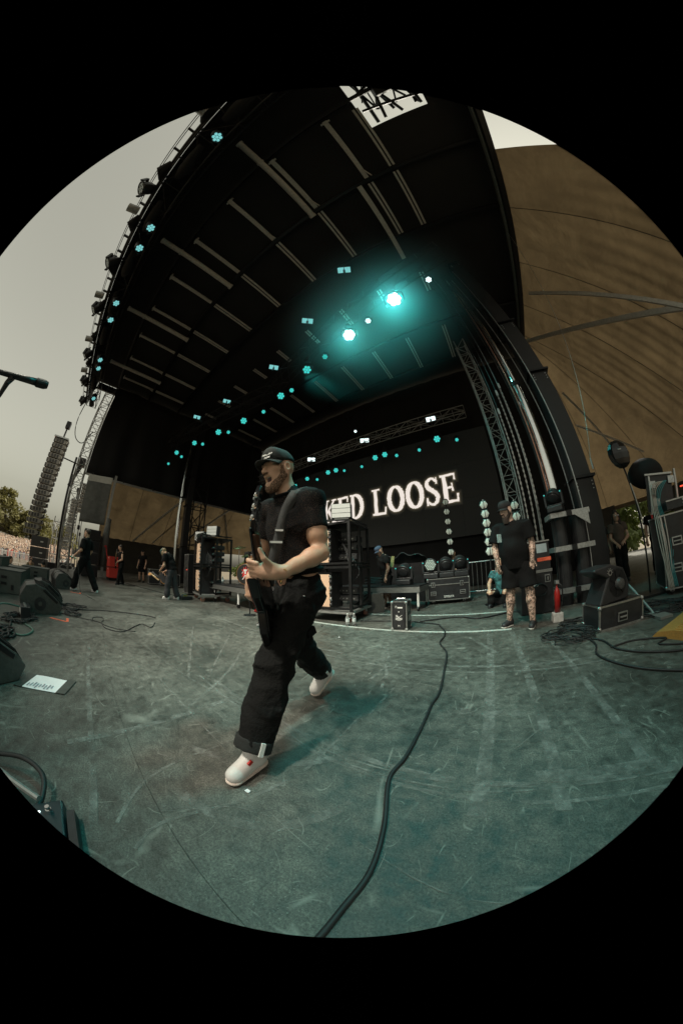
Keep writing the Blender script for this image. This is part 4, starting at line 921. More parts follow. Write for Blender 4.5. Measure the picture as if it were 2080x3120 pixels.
# right wing -----------------------------------------------------------
def caseT(label, loc, w, d, h, rz, z0=.0, lat=1):
    t = T('flight_case', label, 'flight case', loc, rz); flight_case(t, w, d, h, z0)
    if lat: latch(t, -w*.28, -d/2-.008, z0+h*.72); latch(t, w*.28, -d/2-.008, z0+h*.72)
    handle(t, 0, -d/2-.008, z0+h*.42); return t
t = caseT('scuffed low flight case carrying the floor fan', (1.72,3.3,0), .72, .42, .3, .16, 0, 0)
t = T('floor_fan', 'black triangular floor fan on the low flight case', 'fan', (1.62,3.27,.3), .35)
tri = [(-.3,.02),(.3,.02),(.26,.3),(.0,.42),(-.32,.42),(-.36,.36),(-.1,.3)]
P('side_shell', MB().prism([(-.28,.0),(.26,.0),(.3,.18),(.2,.38),(-.05,.46),(-.34,.44),(-.36,.40),(-.12,.3),(-.2,.16)], .3, (0,.15,0), (1,0,0), (0,0,1)), black_plastic, t, bevel=.02)
P('fan_ring', MB().lathe([(.17,0),(.19,-.03),(.15,-.035),(.06,-.01)], 24, (.06,-.151,.22), rotx(-PI/2)@np.diag((1,1,-1))), black_metal, t); P('hub', MB().lathe([(.075,0),(.06,-.05),(.02,-.055)], 18, (.07,-.16,.21), rotx(PI/2)@np.diag((1,1,-1))), M('wire_mesh',(.10,.10,.1),.5,.6,.5,90), t)
for k in range(7): a = 2*PI*k/7; P('blade', MB().box((.06+.11*math.cos(a),-.155,.22+.11*math.sin(a)),(.1,.008,.03), roty(-a)), black_metal, t)
em = P('badge', MB().lathe([(.035,0),(.035,.004)], 16, (-.08,-.152,.36), rotx(PI/2)), alu, t); P('badge_core', MB().lathe([(.02,.0045),(.02,.007)], 14, (-.08,-.152,.36), rotx(PI/2)), black_metal, t)
for k in range(6): a = PI*k/5; P('badge_ray', MB().box((-.08+.048*math.cos(a),-.154,.36+.048*math.sin(a)),(.016,.004,.008), roty(-a)), alu, t)
t = T('wing_rack', 'black equipment rack with white and orange labels behind the bearded man', 'rack', (.88,4.75,0), .1)
P('lower_case', MB().box((0,0,.36),(.6,.5,.7)), case_ply, t, bevel=.01); P('upper_case', MB().box((0,0,.99),(.58,.48,.5)), case_ply, t, bevel=.01)
for z in (.72,.745,1.24): P('edge_trim', MB().box((0,-.252,z),(.6,.02,.02)), alu, t)
P('label_sheet', MB().box((.14,-.244,1.12),(.2,.006,.15)), M('pale_label',(.35,.42,.44),.6,0,.15), t); P('orange_label', MB().box((.17,-.2445,.93),(.26,.006,.06)), orange_tape, t); text_mesh('DO NOT', .045, red_plastic, 'lettering', t, (.12,-.249,.93), rotx(PI/2))
latch(t, .2,-.256,.6); P('coiled_lead', MB().tube([(.05+.13*math.cos(a),-.26-.002*a,.42+.1*math.sin(a)) for a in np.linspace(0,18,60)], .008, 5), rubber, t); P('vent', MB().box((-.05,-.252,.5),(.14,.006,.03)), white_plastic, t)
mover((1.5,4.72,1.72), -.5, 'black moving head perched on the grey tower bracket', black_plastic, .85, .7, False)
t = T('fire_extinguisher', 'red fire extinguisher on a pale block beside the tower foot', 'extinguisher', (1.08,3.85,0)); P('block', MB().box((0,0,.07),(.16,.14,.14)), M('pale_concrete',(.4,.39,.37),.9,0,.3,20,.3,60), t, bevel=.01)
P('bottle', MB().lathe([(.001,.14),(.046,.15),(.048,.42),(.036,.47),(.016,.5),(.016,.56)], 18), M('deep_red_enamel',(.30,.012,.01),.35,0,.25), t, smooth=True); P('valve', MB().box((0,0,.585),(.05,.1,.05)), steel, t); P('hose', MB().tube(smoothpath([(0,-.03,.57),(.06,-.06,.52),(.075,-.03,.35),(.065,0,.2)],5), .011, 6), rubber, t)
t = T('equipment_rack', 'tall black rack case with cables at the right edge', 'rack', (3.75,4.15,0), -.42)
flight_case(t, .95, .75, 1.15, .08); handle(t, -.2,-.383,.8,1.2); handle(t, -.25,-.383,.4,1.2); latch(t, .3,-.383,.95)
for y in (-.3,.3):
    for x in (-.35,.35): caster(t, x, y, .04)
P('rack_rail', MB().box((-.43,-.4,.65),(.03,.03,1.1)), alu, t); P('rack_rail', MB().box((-.36,-.4,.65),(.02,.03,1.1)), alu, t)
t = T('console_case', 'open silver edged console case tilted on top of the tall rack', 'flight case', (3.72,4.05,1.27), -.42)
P('lid', MB().box((-.25,.06,.34),(.5,.05,.62), roty(.18)), case_ply, t); 
for sx in (-.5,.02): P('edge_trim', MB().box((sx+.06,.03,.34),(.03,.07,.64), roty(.18)), alu, t)
P('edge_trim', MB().box((-.19,.03,.65),(.53,.06,.03), roty(.18)), alu, t); P('tray', MB().box((.15,-.05,.08),(.9,.6,.14)), case_ply, t); P('edge_trim', MB().box((.15,-.352,.14),(.9,.02,.02)), alu, t)
for k, (x, z) in enumerate(((-.4,.5),(-.4,.2),(-.02,.5))): P('latch', MB().box((x+.04,.0,z),(.12,.02,.12), roty(.18)), steel, t)
P('led_strip', MB().box((.42,-.36,.3),(.8,.02,.02)), red_emit, t)
kn = MB()
for k in range(14): kn.box((.0+.05*(k%7),-.36,.05+.06*(k//7)),(.02,.02,.03))
kind(P('controls', kn, steel, t), 'stuff')
for i in range(7):
    x = 3.17+.03*i; cable('loom_cable', 'thin %s lead hanging from the console case, %s from the left' % (('pale','teal')[i//4], ORD[i]), [(3.35+.03*i,3.95,1.75),(x,3.98,1.7-.02*i),(x-.05,4.0,1.35),(x-.1+.02*i,3.95,.9),(x-.05,3.92,.45),(x,3.9,.12)], .008, M('pale_lead',(.5,.47,.42),.5,0,.1) if i < 4 else M('teal_lead',(.05,.25,.27),.5,0,.1))
t = T('beauty_dish', 'black eight sided light shade on a stand before the right tent', 'light shade', (2.97,4.35,0))
P('shade', MB().lathe([(.06,-.12),(.17,-.06),(.25,.05),(.24,.06),(.15,-.03),(.02,-.06)], 8, (0,0,2.45), rotx(PI/2)@roty(.2)), M('gloss_black_shade',(.01,.01,.011),.18,0,.2), t); P('shade_back', MB().ell((0,0,2.45),(.25,.12,.27),8,8), M('gloss_black_shade'), t)
P('stand', MB().tube([(0,0,2.25),(.06,0,1.6),(.1,.0,.0)], .017, 7), black_metal, t); P('stand_tube', MB().cone((.03,-.02,1.9),(.1,-.03,1.2),.012,n=6), alu, t); P('foot', MB().box((.1,0,.02),(.5,.4,.04)), black_metal, t)
tw_ = text_mesh('LIZER', .034, white_plastic, 'mark', t, (-.03,-.125,2.5), rotx(PI/2))
tag(P('black_bag', MB().ell((3.55,4.5,2.05),(.4,.3,.28),14,10), black_cloth, smooth=True), 'black cloth bundle heaped behind the console case', 'bundle')
tag(P('stand_leg', MB().cone((2.2,4.2,.62),(2.32,3.2,.02),.018,n=8).box((2.34,3.1,.02),(.2,.3,.03)), alu_dull), 'grey tube leaning by the fan with a flat foot', 'tube')
t = T('cable_ramp', 'yellow ribbed cable ramp at the right edge', 'ramp', (2.48,2.5,0), .5); ym = M('yellow_ochre_plastic',(.50,.25,.06),.6,0,.2,40,.4,120)
P('ramp', MB().prism([(-.35,0),(.35,0),(.3,.05),(.12,.085),(-.12,.085),(-.3,.05)], 1.1, (-.55,0,0), (0,1,0), (0,0,1)), ym, t)
for k in range(14): P('rib', MB().box((-.5+.075*k,0,.089),(.03,.22,.008)), ym, t)
# crowd barrier upstage
t = T('steel_barrier', 'steel crowd barrier right of the long flight case', 'barrier', (-.15,8.1,0), .05)
P('frame', MB().tube([(-.9,0,.12),(-.9,0,1.05),(.9,0,1.05),(.9,0,.12)], .02, 8, True), steel, t)
for k in range(11): P('bar', MB().cone((-.75+.15*k,0,.12),(-.75+.15*k,0,1.05),.008,n=6), steel, t)
for x in (-.5,.5): P('foot', MB().box((x,0,.02),(.05,.55,.04)), steel, t)
hexm = M('hex_lamp_glass', (.55,.58,.52), .35, 0, .2, 40, emit=(.85,.83,.7), es=.05)
def hexpole(x, y, z0, z1, label, n=6):
    t = T('hex_light_pole', label, 'light pole', (x,y,0)); P('pole', MB().cone((0,.04,0),(0,.04,z1),.018,n=8), black_metal, t); P('base', MB().lathe([(.2,0),(.2,.02),(.03,.05)], 16), black_metal, t)
    yaw = math.atan2(-y,-x)+PI/2
    for k in range(n):
        z = z0+(z1-z0-.08)*k/(n-1); R = rotz(yaw)@rotx(PI/2)
        h = P('hex_lamp', MB().lathe([(.115,-.02),(.125,.02),(.105,.03)], 6, (0,-.02,z), R), black_metal, t); P('lens', MB().lathe([(.1,.031),(.06,.05),(.01,.055)], 6, (0,-.02,z), R), hexm, h); P('divider', MB().box((0,-.055,z),(.014,.06,.2), rotz(yaw)), black_metal, h)
    P('tip', MB().box((0,.03,z1+.04),(.02,.02,.06)), white_plastic, t)
hexpole(-1.09,7.93,1.45,3.2,'pole of six hexagonal lamps above the long flight case'); hexpole(.13,6.0,1.25,2.45,'pole of six hexagonal lamps left of the bearded man'); hexpole(.88,5.95,.9,2.3,'pole of hexagonal lamps mostly hidden by the bearded man',6)
# far side clutter ------------------------------------------------------
red_tol = M('red_tolex', (.62,.045,.03), .6, 0, .15, 40)
t = T('speaker_cabinet', 'bright red speaker cabinet stack on the far side', 'speaker cabinet', (-14.6,.75,0), .15)
for z in (.4,.95): c = P('cabinet', MB().box((0,0,z),(.75,.6,.52)), red_tol, t, bevel=.02); P('badge', MB().box((.1,-.306,z+.18),(.16,.01,.06)), white_plastic, c)
P('strap', MB().box((0,-.02,.675),(.77,.62,.03)), black_metal, t); P('feet', MB().box((0,0,.07),(.7,.55,.12)), black_metal, t)
tag(P('red_stand', MB().box((-15.0,.35,1.35),(.06,.06,.6), rotx(.2)).ell((-15.05,.25,1.7),(.08,.08,.06),10,6), red_plastic), 'thin red stand above the red cabinet', 'stand')
for i, (x, y, w, h, lb) in enumerate(((-13.9,2.95,.9,.75,'black rack case with steel edges by the far crew man'),(-13.4,3.5,.7,1.0,'black rack case behind the long haired guitarist'),(-9.4,3.6,.6,1.5,'tall dark equipment rack left of the far amp cart'),(-12.6,3.7,.8,.6,'low black trunk deep in the far wing'))):
    t = T('flight_case', lb, 'flight case', (x,y,0), -.1); flight_case(t, w, .6, h, .06)
    for k in range(3): P('panel', MB().box((0,-.302,.06+h*(.25+.25*k)),(w-.12,.012,h*.17)), M('rack_panel',(.05,.055,.055),.35,.5,.6,60), t)
    P('indicator', MB().box((w*.3,-.312,.06+h*.6),(.1,.01,.03)), red_emit if i%2 == 0 else green_emit, t)
t = T('pedal_board', 'pedal board on the deck in front of the far amp cart', 'pedal board', (-8.1,2.75,0), .1); P('board', MB().box((0,0,.06),(.7,.4,.1)), black_plastic, t, bevel=.01)
for k in range(6): P('pedal', MB().box((-.26+.1*k,-.03*(k%2),.135),(.07,.12,.05)), M('pedal_%d' % (k%3), ((.3,.3,.3),(.05,.2,.25),(.35,.3,.1))[k%3], .4, .3, .2), t)
t = T('speaker_cabinet', 'black speaker tower right of the far amp cart', 'speaker cabinet', (-6.95,4.9,.6), -.1); P('cabinet', MB().box((0,0,.55),(.6,.5,1.1)), black_plastic, t, bevel=.02); P('grille', MB().box((0,-.256,.55),(.52,.012,1.0)), gr, t)
t = T('drum_cover', 'black cloth cover draped over gear behind the bending crew man', 'cover', (-2.4,7.2,0))
P('cloth', MB().grid(lambda u,v: (1.3*(u-.5)*(1+.15*(1-v)), (.5*(1-v**3)+.1)*math.cos(u*PI*2*0+0)-.4, 1.45*math.sin(v*PI/2)+.08*math.sin(u*9+v*3)*(1-v*.5)+.05*math.sin(u*17)), 30, 12), M('teal_lit_cover',(.03,.035,.036),.45,0,.3,6,.4,10), t, smooth=True, sol=.01)
P('frame', MB().box((0,.05,.6),(1.1,.2,1.2)), black_metal, t)
cable('coiled_cable', 'teal lit bundle of cable on the low platform', [(-2.9+.25*math.cos(a),5.8+.12*math.sin(a),.66+.012*a) for a in np.linspace(0,16,40)], .014)
mover((-2.05,5.9,.63), .0, 'moving head on the low platform beside the bending crew man', black_plastic, 1.05, .5, False)
# small litter on the deck
for i, (x, y, lb) in enumerate(((-2.1,3.0,'scrap of pinkish paper on the deck before the near cart'),(-.80,.42,'small pale pick lying by the front shoe'),(-3.0,2.6,'tiny pale scrap on the deck left of the guitarist'))):
    tag(P('litter', MB().add([(x-.012,y-.009,.004),(x+.013,y-.007,.007),(x+.009,y+.011,.004),(x-.009,y+.007,.009)], [(0,1,2,3)]), paper, sol=.003), lb, 'litter')
# ------------------------------------------------------------------ people
def skin_mat(name, col, tattoo=0):
    m = M(name, col, .5, 0, .14, 14, .12, 160)
    b = m.node_tree.nodes['Principled BSDF']; b.inputs['Subsurface Weight'].default_value = .12; b.inputs['Subsurface Radius'].default_value = (.012,.005,.003)
    if tattoo:
        n = m.node_tree.nodes; l = m.node_tree.links; src = b.inputs['Base Color'].links[0].from_socket
        tc = n.new('ShaderNodeTexCoord'); t = n.new('ShaderNodeTexNoise'); t.inputs['Scale'].default_value = 26; t.inputs['Detail'].default_value = 3; t.inputs['Distortion'].default_value = 1.5
        l.new(tc.outputs['Object'], t.inputs[0]); r = n.new('ShaderNodeValToRGB'); r.color_ramp.elements[0].position = .47; r.color_ramp.elements[1].position = .53
        r.color_ramp.elements[0].color = (.10,.11,.10,1); r.color_ramp.elements[1].color = (1,1,1,1); l.new(t.outputs['Fac'], r.inputs[0])
        g = n.new('ShaderNodeSeparateXYZ'); l.new(tc.outputs['Object'], g.inputs[0])
        mr = n.new('ShaderNodeMapRange'); mr.inputs[1].default_value = 1.36; mr.inputs[2].default_value = 1.40; mr.inputs[3].default_value = .85; mr.inputs[4].default_value = 0; l.new(g.outputs[2], mr.inputs[0])
        mx = n.new('ShaderNodeMix'); mx.data_type = 'RGBA'; mx.blend_type = 'MULTIPLY'; l.new(mr.outputs[0], mx.inputs[0]); l.new(src, mx.inputs[6]); l.new(r.outputs[0], mx.inputs[7]); l.new(mx.outputs[2], b.inputs['Base Color'])
    return m
skin = skin_mat('skin', (.60,.36,.245)); skin_b = skin_mat('skin_pale', (.58,.40,.32), 1); skin_d = skin_mat('skin_tan', (.44,.27,.19), 0)
blk_cotton = M('black_cotton', (.0055,.0055,.0058), .95, 0, .3, 20, .5, 45, spec=.2)
blk_denim = M('black_denim', (.0062,.0062,.0062), .92, 0, .5, 12, .6, 60, spec=.25)
white_shoe = M('white_leather', (.74,.70,.68), .5, 0, .08, 20, .1, 40)
hair_d = M('dark_hair', (.025,.017,.012), .6, 0, .5, 60, .6, 120); beard_m = M('brown_beard', (.13,.075,.042), .7, 0, .6, 120, .8, 220); hair_bl = M('fair_hair', (.30,.21,.12), .55, 0, .5, 70, .5, 90)
_bn = beard_m.node_tree; _b2 = _bn.nodes.new('ShaderNodeTexNoise'); _b2.inputs['Scale'].default_value = 150; _b2.inputs['Detail'].default_value = 3
_bt = _bn.nodes.new('ShaderNodeTexCoord'); _bn.links.new(_bt.outputs['Object'], _b2.inputs[0]); _br = _bn.nodes.new('ShaderNodeMapRange'); _br.inputs[1].default_value = .36; _br.inputs[2].default_value = .6; _br.inputs[3].default_value = .15; _br.inputs[4].default_value = .95
_bn.links.new(_b2.outputs['Fac'], _br.inputs[0]); _bn.links.new(_br.outputs[0], _bn.nodes['Principled BSDF'].inputs['Alpha'])
cap_m = M('black_cap_cloth', (.010,.014,.013), .9, 0, .3, 30, .3, 90)
mouth_m = M('mouth_dark', (.05,.012,.012), .5, 0, .2)
def fr(yaw, pitch=0, roll=0):
    # columns: subject's left, forward, up ; yaw = direction faced (radians from +X)
    return rotz(yaw-PI/2)@rotx(pitch)@roty(roll)@np.diag((-1,1,1)) if False else rotz(yaw-PI/2)@rotx(pitch)@roty(roll)
def head(f, c, R, s=1, mouth=0, fine=True):
    g = lambda x,y,z: V(*c)+R@(V(x,y,z)*s)
    e = lambda p, r, k=.02, op='u': f.ell(g(*p), V(*r)*s, R, k*s, op)
    e((0,-.014,.035), (.078,.099,.092)); e((0,.024,-.032), (.062,.072,.086), .03); dz = -.016*mouth
    e((0,.058,-.098+dz), (.032,.03,.026), .025)
    for sx in (-1,1):
        f.cap(g(sx*.062,-.004,-.04), g(sx*.026,.058,-.1+dz), .02*s, .02*s, .03*s)
        e((sx*.047,.058,-.012), (.022,.024,.02), .02); e((sx*.079,-.006,.0), (.012,.025,.034), .012)
        if fine: e((sx*.088,-.002,.002), (.008,.013,.02), .006, 's')
    f.cap(g(-.04,.08,.024), g(.04,.08,.024), .013*s, k=.015*s)
    if fine:
        for sx in (-1,1):
            e((sx*.032,.1,.003), (.019,.016,.012), .012, 's'); e((sx*.031,.079,.0), (.0135,.0125,.0115), .004)
    f.cap(g(0,.09,.014), g(0,.115,-.03), .009*s, .0135*s, .012*s)
    for sx in (-1,1): e((sx*.013,.102,-.036), (.010,.012,.009), .008)
    if mouth:
        e((0,.1,-.073), (.024*mouth,.034,.021*mouth), .008, 's')
        f.cap(g(-.02,.088,-.052), g(.02,.088,-.052), .0085*s, k=.006*s); f.cap(g(-.02,.082,-.098), g(.02,.082,-.098), .0085*s, k=.006*s)
    else:
        f.cap(g(-.02,.09,-.064), g(.02,.09,-.064), .008*s, k=.008*s); f.cap(g(-.017,.088,-.078), g(.017,.088,-.078), .0085*s, k=.008*s)
def cap_hat(root, c, R, s, mat, back=False, text=None):
    g = lambda x,y,z: V(*c)+R@(V(x,y,z)*s)
    f = Field(V(*c)-.3*s, V(*c)+.3*s, .0075*s); f.ell(g(0,-.012,.043), V(.088,.108,.1)*s, R); f.ell(g(0,.05,.075), V(.066,.05,.065)*s, R, .03*s)
    f.cut(g(0,0,.042), R@V(0,-.12,-1)); o = f.mesh('cap', mat, root)
    sg = -1 if back else 1; vs = []
    def br(u, v):
        a = (u-.5)*2.5; r0, r1 = 1.0, 1.0; x = math.sin(a)*.08; y0 = .085*math.cos(a)-.012; ext = .085*v*math.cos(a*.72)
        return tuple(g(x*(1+.12*v), sg*(y0+ext), .048-.02*v-.022*(2*u-1)**2*(.4+v)))
    b = P('brim', MB().grid(br, 18, 6), mat, o, smooth=True, sol=.004*s)
    return o
def hand(f, w, d, up, s=1, side=1, curl=.5, spread=0, r=.0095):
    """w wrist, d direction of palm, up = back-of-hand normal; side +1 thumb to +x"""
    w = V(*w); d = nrm(d); up = nrm(V(*up)-d*(V(*up)@d)); x = np.cross(d, up)*side
    R = np.stack([x,d,up],1); f.ell(w+d*.05*s, V(.042,.055,.017)*s, R, .015*s)
    f.cap(w, w+d*.03*s, .027*s, .026*s, .02*s)
    for i, (ox, L) in enumerate(((.031,.072),(.011,.08),(-.011,.074),(-.03,.058))):
        b = w+d*.092*s+x*ox*s; c1 = curl*(1+.12*i); d1 = nrm(d*math.cos(c1)-up*math.sin(c1)+x*ox*spread); d2 = nrm(d*math.cos(c1*2.3)-up*math.sin(c1*2.3))
        m = b+d1*L*.55*s; f.cap(b, m, r*s*1.05, r*s, .008*s); f.cap(m, m+d2*L*.5*s, r*s, r*s*.85, .004*s)
    b = w+d*.03*s+x*.034*s; td = nrm(x*.75+d*.75-up*.15); m = b+td*.045*s; f.cap(b, m, .014*s, .011*s, .012*s); f.cap(m, m+nrm(d*.9+x*.25-up*.3*curl)*.038*s, .011*s, .009*s, .005*s)
def shoe(root, an, toe, mat, s=1, sole_mat=None, h=.011, pitch=0):
    """toe = horizontal direction; pitch raises the heel"""
    d = nrm(V(toe[0],toe[1],0)); R3 = np.stack([np.cross(d,V(0,0,1)), d, V(0,0,1)],1); R3 = R3@rotx(-pitch); an = V(*an)
    g = lambda x,y,z: an+R3@(V(x,y,z)*s)
    lo = np.min([g(sx*.08,y,z) for sx in (-1,1) for y in (-.12,.22) for z in (-.12,.06)],0); hi = np.max([g(sx*.08,y,z) for sx in (-1,1) for y in (-.12,.22) for z in (-.12,.06)],0)
    f = Field(lo, hi, h*s); f.cap(g(0,-.045,-.045), g(0,.12,-.06), .044*s, .041*s, .02*s); f.cap(g(0,-.03,-.03), g(0,-.02,.02), .045*s, .044*s, .03*s); f.cap(g(0,.02,-.02), g(0,.1,-.05), .036*s, .03*s, .03*s)
    f.cut(g(0,0,-.082), R3@V(0,0,-1)); o = f.mesh('shoe', mat, root)
    f = Field(lo, hi, h*s); f.cap(g(0,-.048,-.07), g(0,.122,-.07), .048*s, .046*s, .01*s); f.cut(g(0,0,-.098), R3@V(0,0,-1)); f.cut(g(0,0,-.076), R3@V(0,0,1)); f.mesh('sole', sole_mat or mat, o)
    for k in range(4):
        y = .03+.021*k; zt = .012-.0115*k
        P('lace', MB().tube([g(-.027,y,zt-.014), g(-.012,y+.003,zt+.001), g(.012,y-.003,zt+.001), g(.027,y,zt-.014)], .0032*s, 5), mat, o) if h < .009 else None
    return o
def torso(f, J, off=0, fat=0, k=.05):
    pel, nk = V(*J['pel']), V(*J['neck']); up = nrm(nk-pel); lr = V(*J['lsh'])-V(*J['rsh']); x = nrm(lr-up*(lr@up)); y = np.cross(up, x); R = np.stack([x,y,up],1)
    if y@J['fwd'] < 0: pass
    L = np.linalg.norm(nk-pel); fw = nrm(J['fwd'])
    f.ell(pel+up*L*.64+fw*.01, (.158+off+fat*.4,.108+off+fat*.5,L*.36), R, k); f.ell(pel+up*L*.25+fw*(.01+fat*.75), (.142+off+fat*.9,.103+off+fat,L*.36), R, k); f.ell(pel-up*.01, (.152+off+fat*.6,.112+off+fat*.6,.12), R, k)
    f.cap(V(*J['rsh'])-up*.015, V(*J['lsh'])-up*.015, .058+off*.8, k=k); f.cap(pel+up*L*.8, nk+up*.01, .075+off, .06+off*.7, k)
    return up, x, fw
def beard_mesh(root, c, R, hs, mouth, mat, h, blen=0, thick=.003):
    c = V(*c); g = lambda a,b,d: c+R@(V(a,b,d)*hs); f = Field(c-.21, c+.2, h); head(f, c, R, hs, mouth, True); f.cap(c+R@V(0,-.02,-.05), c+R@V(0,-.05,-.16), .05, .05, .02, 's')
    if blen: f.ell(g(0,.07,-.115-blen*.5), (.045*hs,.04*hs,.03+blen*.62), R, .03)
    f.F -= thick; f.crease(.0025, 130, 3, (0,0,.5)); k = Field(c-.21, c+.2, h); dz = -.016*mouth
    for sx in (-1,1):
        k.cap(g(sx*.072,.034,.0), g(sx*.072,.03,-.04), .012*hs, .02*hs, .004); k.cap(g(sx*.07,.022,-.058), g(sx*.038,.07,-.108+dz), .024*hs, .034*hs, .01); k.ell(g(sx*.082,-.006,.0), V(.016,.03,.042)*hs, R, .002, 's'); k.cap(g(sx*.03,.105,-.048), g(sx*.037,.095,-.1+dz), .0085*hs, .013*hs, .004)
    k.ell(g(0,.085,-.12+dz-blen*.5), (.05*hs,.05*hs,.026+blen*.8), R, .01); k.cap(g(-.03,.108,-.046), g(.03,.108,-.046), .010*hs, k=.004)
    f.F = np.maximum(f.F, k.F); f.mesh('beard', mat, root)
def person(label, loc, J, o, cat='person', group=None):
    s = o.get('h', .014); t = T('person', label, cat, loc, 0, group); sk = o.get('skin', skin); fat = o.get('fat', 0); pts = np.array([V(*v) for k, v in J.items() if k not in ('fwd','hfwd') and np.ndim(v) == 1 and len(v) == 3])
    lo, hi = pts.min(0)-.26-fat, pts.max(0)+.3+fat
    J = dict(J); fw = nrm(J['fwd']); hf = nrm(J.get('hfwd', J['fwd'])); hp = o.get('hpitch', 0)
    yaw = math.atan2(hf[1], hf[0]); R = fr(yaw, hp, o.get('hroll', 0)); c = V(*J['head']); hs = o.get('hs', 1.0)
    f = Field(lo, hi, s); torso(f, J, 0, fat); f.cap(V(*J['neck'])-V(0,0,.02), c+R@V(0,-.02,-.05), .06+fat*.2, .058+fat*.2, .03); head(f, c, R, hs, o.get('mouth', 0), s < .011)
    af = 1+fat*2.4
    for sd in 'lr':
        sh, el, wr = V(*J[sd+'sh']), V(*J[sd+'el']), V(*J[sd+'wr']); f.cap(sh, el, .051*af, .041*af, .03); f.cap(el, el+(wr-el)*.35, .041*af, .042*af, .02); f.cap(el+(wr-el)*.3, wr, .042*af, .027*af, .02)
        hd = J.get(sd+'hd', wr-el); hand(f, wr, hd, J.get(sd+'up', fw*.2+V(*J[sd+'sh'])-V(*J['pel'])), 1.0, J.get(sd+'th', 1), o.get('curl', .5), r=max(.0095, s*.82))
        kn, an = V(*J[sd+'kn']), V(*J[sd+'an']); hp_ = V(*J[sd+'hip']); f.cap(hp_, kn, .083*af, .058*af, .04); m = kn+(an-kn)*.3; f.cap(kn, m, .056*af, .06*af, .03); f.cap(m, an, .06*af, .038*af, .03)
    f.mesh('body', sk, t)
    # shirt
    sm = o['shirt']; off = o.get('loose', .016); f = Field(lo, hi, s); up, x, _ = torso(f, J, off, fat)
    pel, nk = V(*J['pel']), V(*J['neck']); hem = o.get('hem', .02)
    f.cap(pel+up*hem, pel+up*.18, .12+off+fat*.9, .12+off+fat, .06)
    if o.get('sleeve', .55):
        for sd in 'lr':
            sh, el = V(*J[sd+'sh']), V(*J[sd+'el']); e = sh+(el-sh)*o.get('sleeve', .55); f.cap(sh-(el-sh)*.05, e, .066*af+off*.6, .062*af+off, .03, flat=True)
            if o.get('sleeve', .55) > 1.1:
                wr = V(*J[sd+'wr']); f.cap(sh, el, .062*af+off*.5, .05*af+off*.5, .02); f.cap(el, el+(wr-el)*.92, .05*af+off*.5, .038*af+off*.3, .02)
    f.folds(.006, 26, o.get('seed', 1), (0,0,.2)); f.cut(pel+up*(hem-.04), -up); f.cap(nk+up*.0-fw*.0, c, .066+fat*.2, .075+fat*.2, .01, 's')
    f.mesh('shirt', sm, t)
    # trousers
    pm_ = o['pants']; short = o.get('short', False); f = Field(lo, hi, s); R2 = np.stack([x, np.cross(up,x), up],1); f.ell(pel-up*.02, (.16+fat*.7,.122+fat*.7,.125), R2, .04)
    pl = o.get('ploose', .02)
    for sd in 'lr':
        hp_, kn, an = V(*J[sd+'hip']), V(*J[sd+'kn']), V(*J[sd+'an'])
        f.cap(hp_, hp_+(kn-hp_)*(.85 if short else 1.0), .092*af+pl, (.085 if short else .066)*af+pl, .03, flat=short)
        if not short: f.cap(kn, kn+(an-kn)*.97, .066*af+pl, .056*af+pl*1.1, .02); f.cap(kn+(an-kn)*.5, an+V(0,0,.0), .06*af+pl, .058*af+pl, .02, flat=True)
    f.folds(.007, 22, o.get('seed', 1)+5); f.cut(pel+up*.10, up); f.mesh('shorts' if short else 'trousers', pm_, t)
    for sd in 'lr': shoe(t, J[sd+'an'], J[sd+'toe'], o.get('shoe', black_plastic), 1.0, o.get('sole'), max(.011, s*.9), J.get(sd+'pitch', 0))
    if o.get('cap'): cap_hat(t, c, R, hs, o['cap'], o.get('capback', False))
    if o.get('hair'):
        f = Field(c-.32, c+.24, max(.009, s*.75)); g = lambda a,b,d: c+R@(V(a,b,d)*hs)
        f.ell(g(0,-.022,.042), V(.084,.1,.094)*hs, R); f.ell(g(0,.09,-.02), V(.068,.075,.085)*hs, R, .01, 's'); f.cut(g(0,0,-.02), R@V(0,.4,-1))
        for st in o.get('locks', []): f.cap(g(*st[0]), g(*st[1]), st[2], st[3], .02)
        f.folds(.004, 90, 3); f.mesh('hair', o['hair'], t)
    if o.get('beard'): beard_mesh(t, c, R, hs, o.get('mouth', 0), o['beard'], max(.007, s*.6), o.get('blen', 0), o.get('bthick', .006))
    return t
def stand_pose(H=1.78, yaw=0, arms=None, stride=(0,0), lean=0, width=.1, headyaw=None):
    """upright figure; arms = {'l':(elbow xyz, wrist xyz)} in body frame (left, forward, up from floor)"""
    k = H/1.78; R = rotz(yaw-PI/2)@np.diag((-1,1,1))   # body frame x = subject's left
    def g(x,y,z): return R@(V(x,y+lean*max(0,z-.95),z)*k)
    J = dict(pel=g(0,0,.95), neck=g(0,.0,1.46), head=g(0,.035,1.64), lsh=g(.185,0,1.42), rsh=g(-.185,0,1.42), fwd=R@V(0,1,0))
    arms = arms or {}
    for sd, sx in (('l',1),('r',-1)):
        e, w = arms.get(sd, ((.26,-.03,1.13),(.27,.08,.88))); J[sd+'el'] = g(sx*e[0],e[1],e[2]); J[sd+'wr'] = g(sx*w[0],w[1],w[2])
        st = stride[0 if sd == 'l' else 1]; J[sd+'hip'] = g(sx*.09,0,.9); J[sd+'kn'] = R@(V(sx*(width*.95),st*.55+.02,.5)*k); J[sd+'an'] = R@(V(sx*width,st,.098/k)*k); J[sd+'toe'] = R@V(sx*.25,1,0); J[sd+'th'] = -sx
    if headyaw is not None: J['hfwd'] = V(math.cos(headyaw), math.sin(headyaw), 0)
    return J
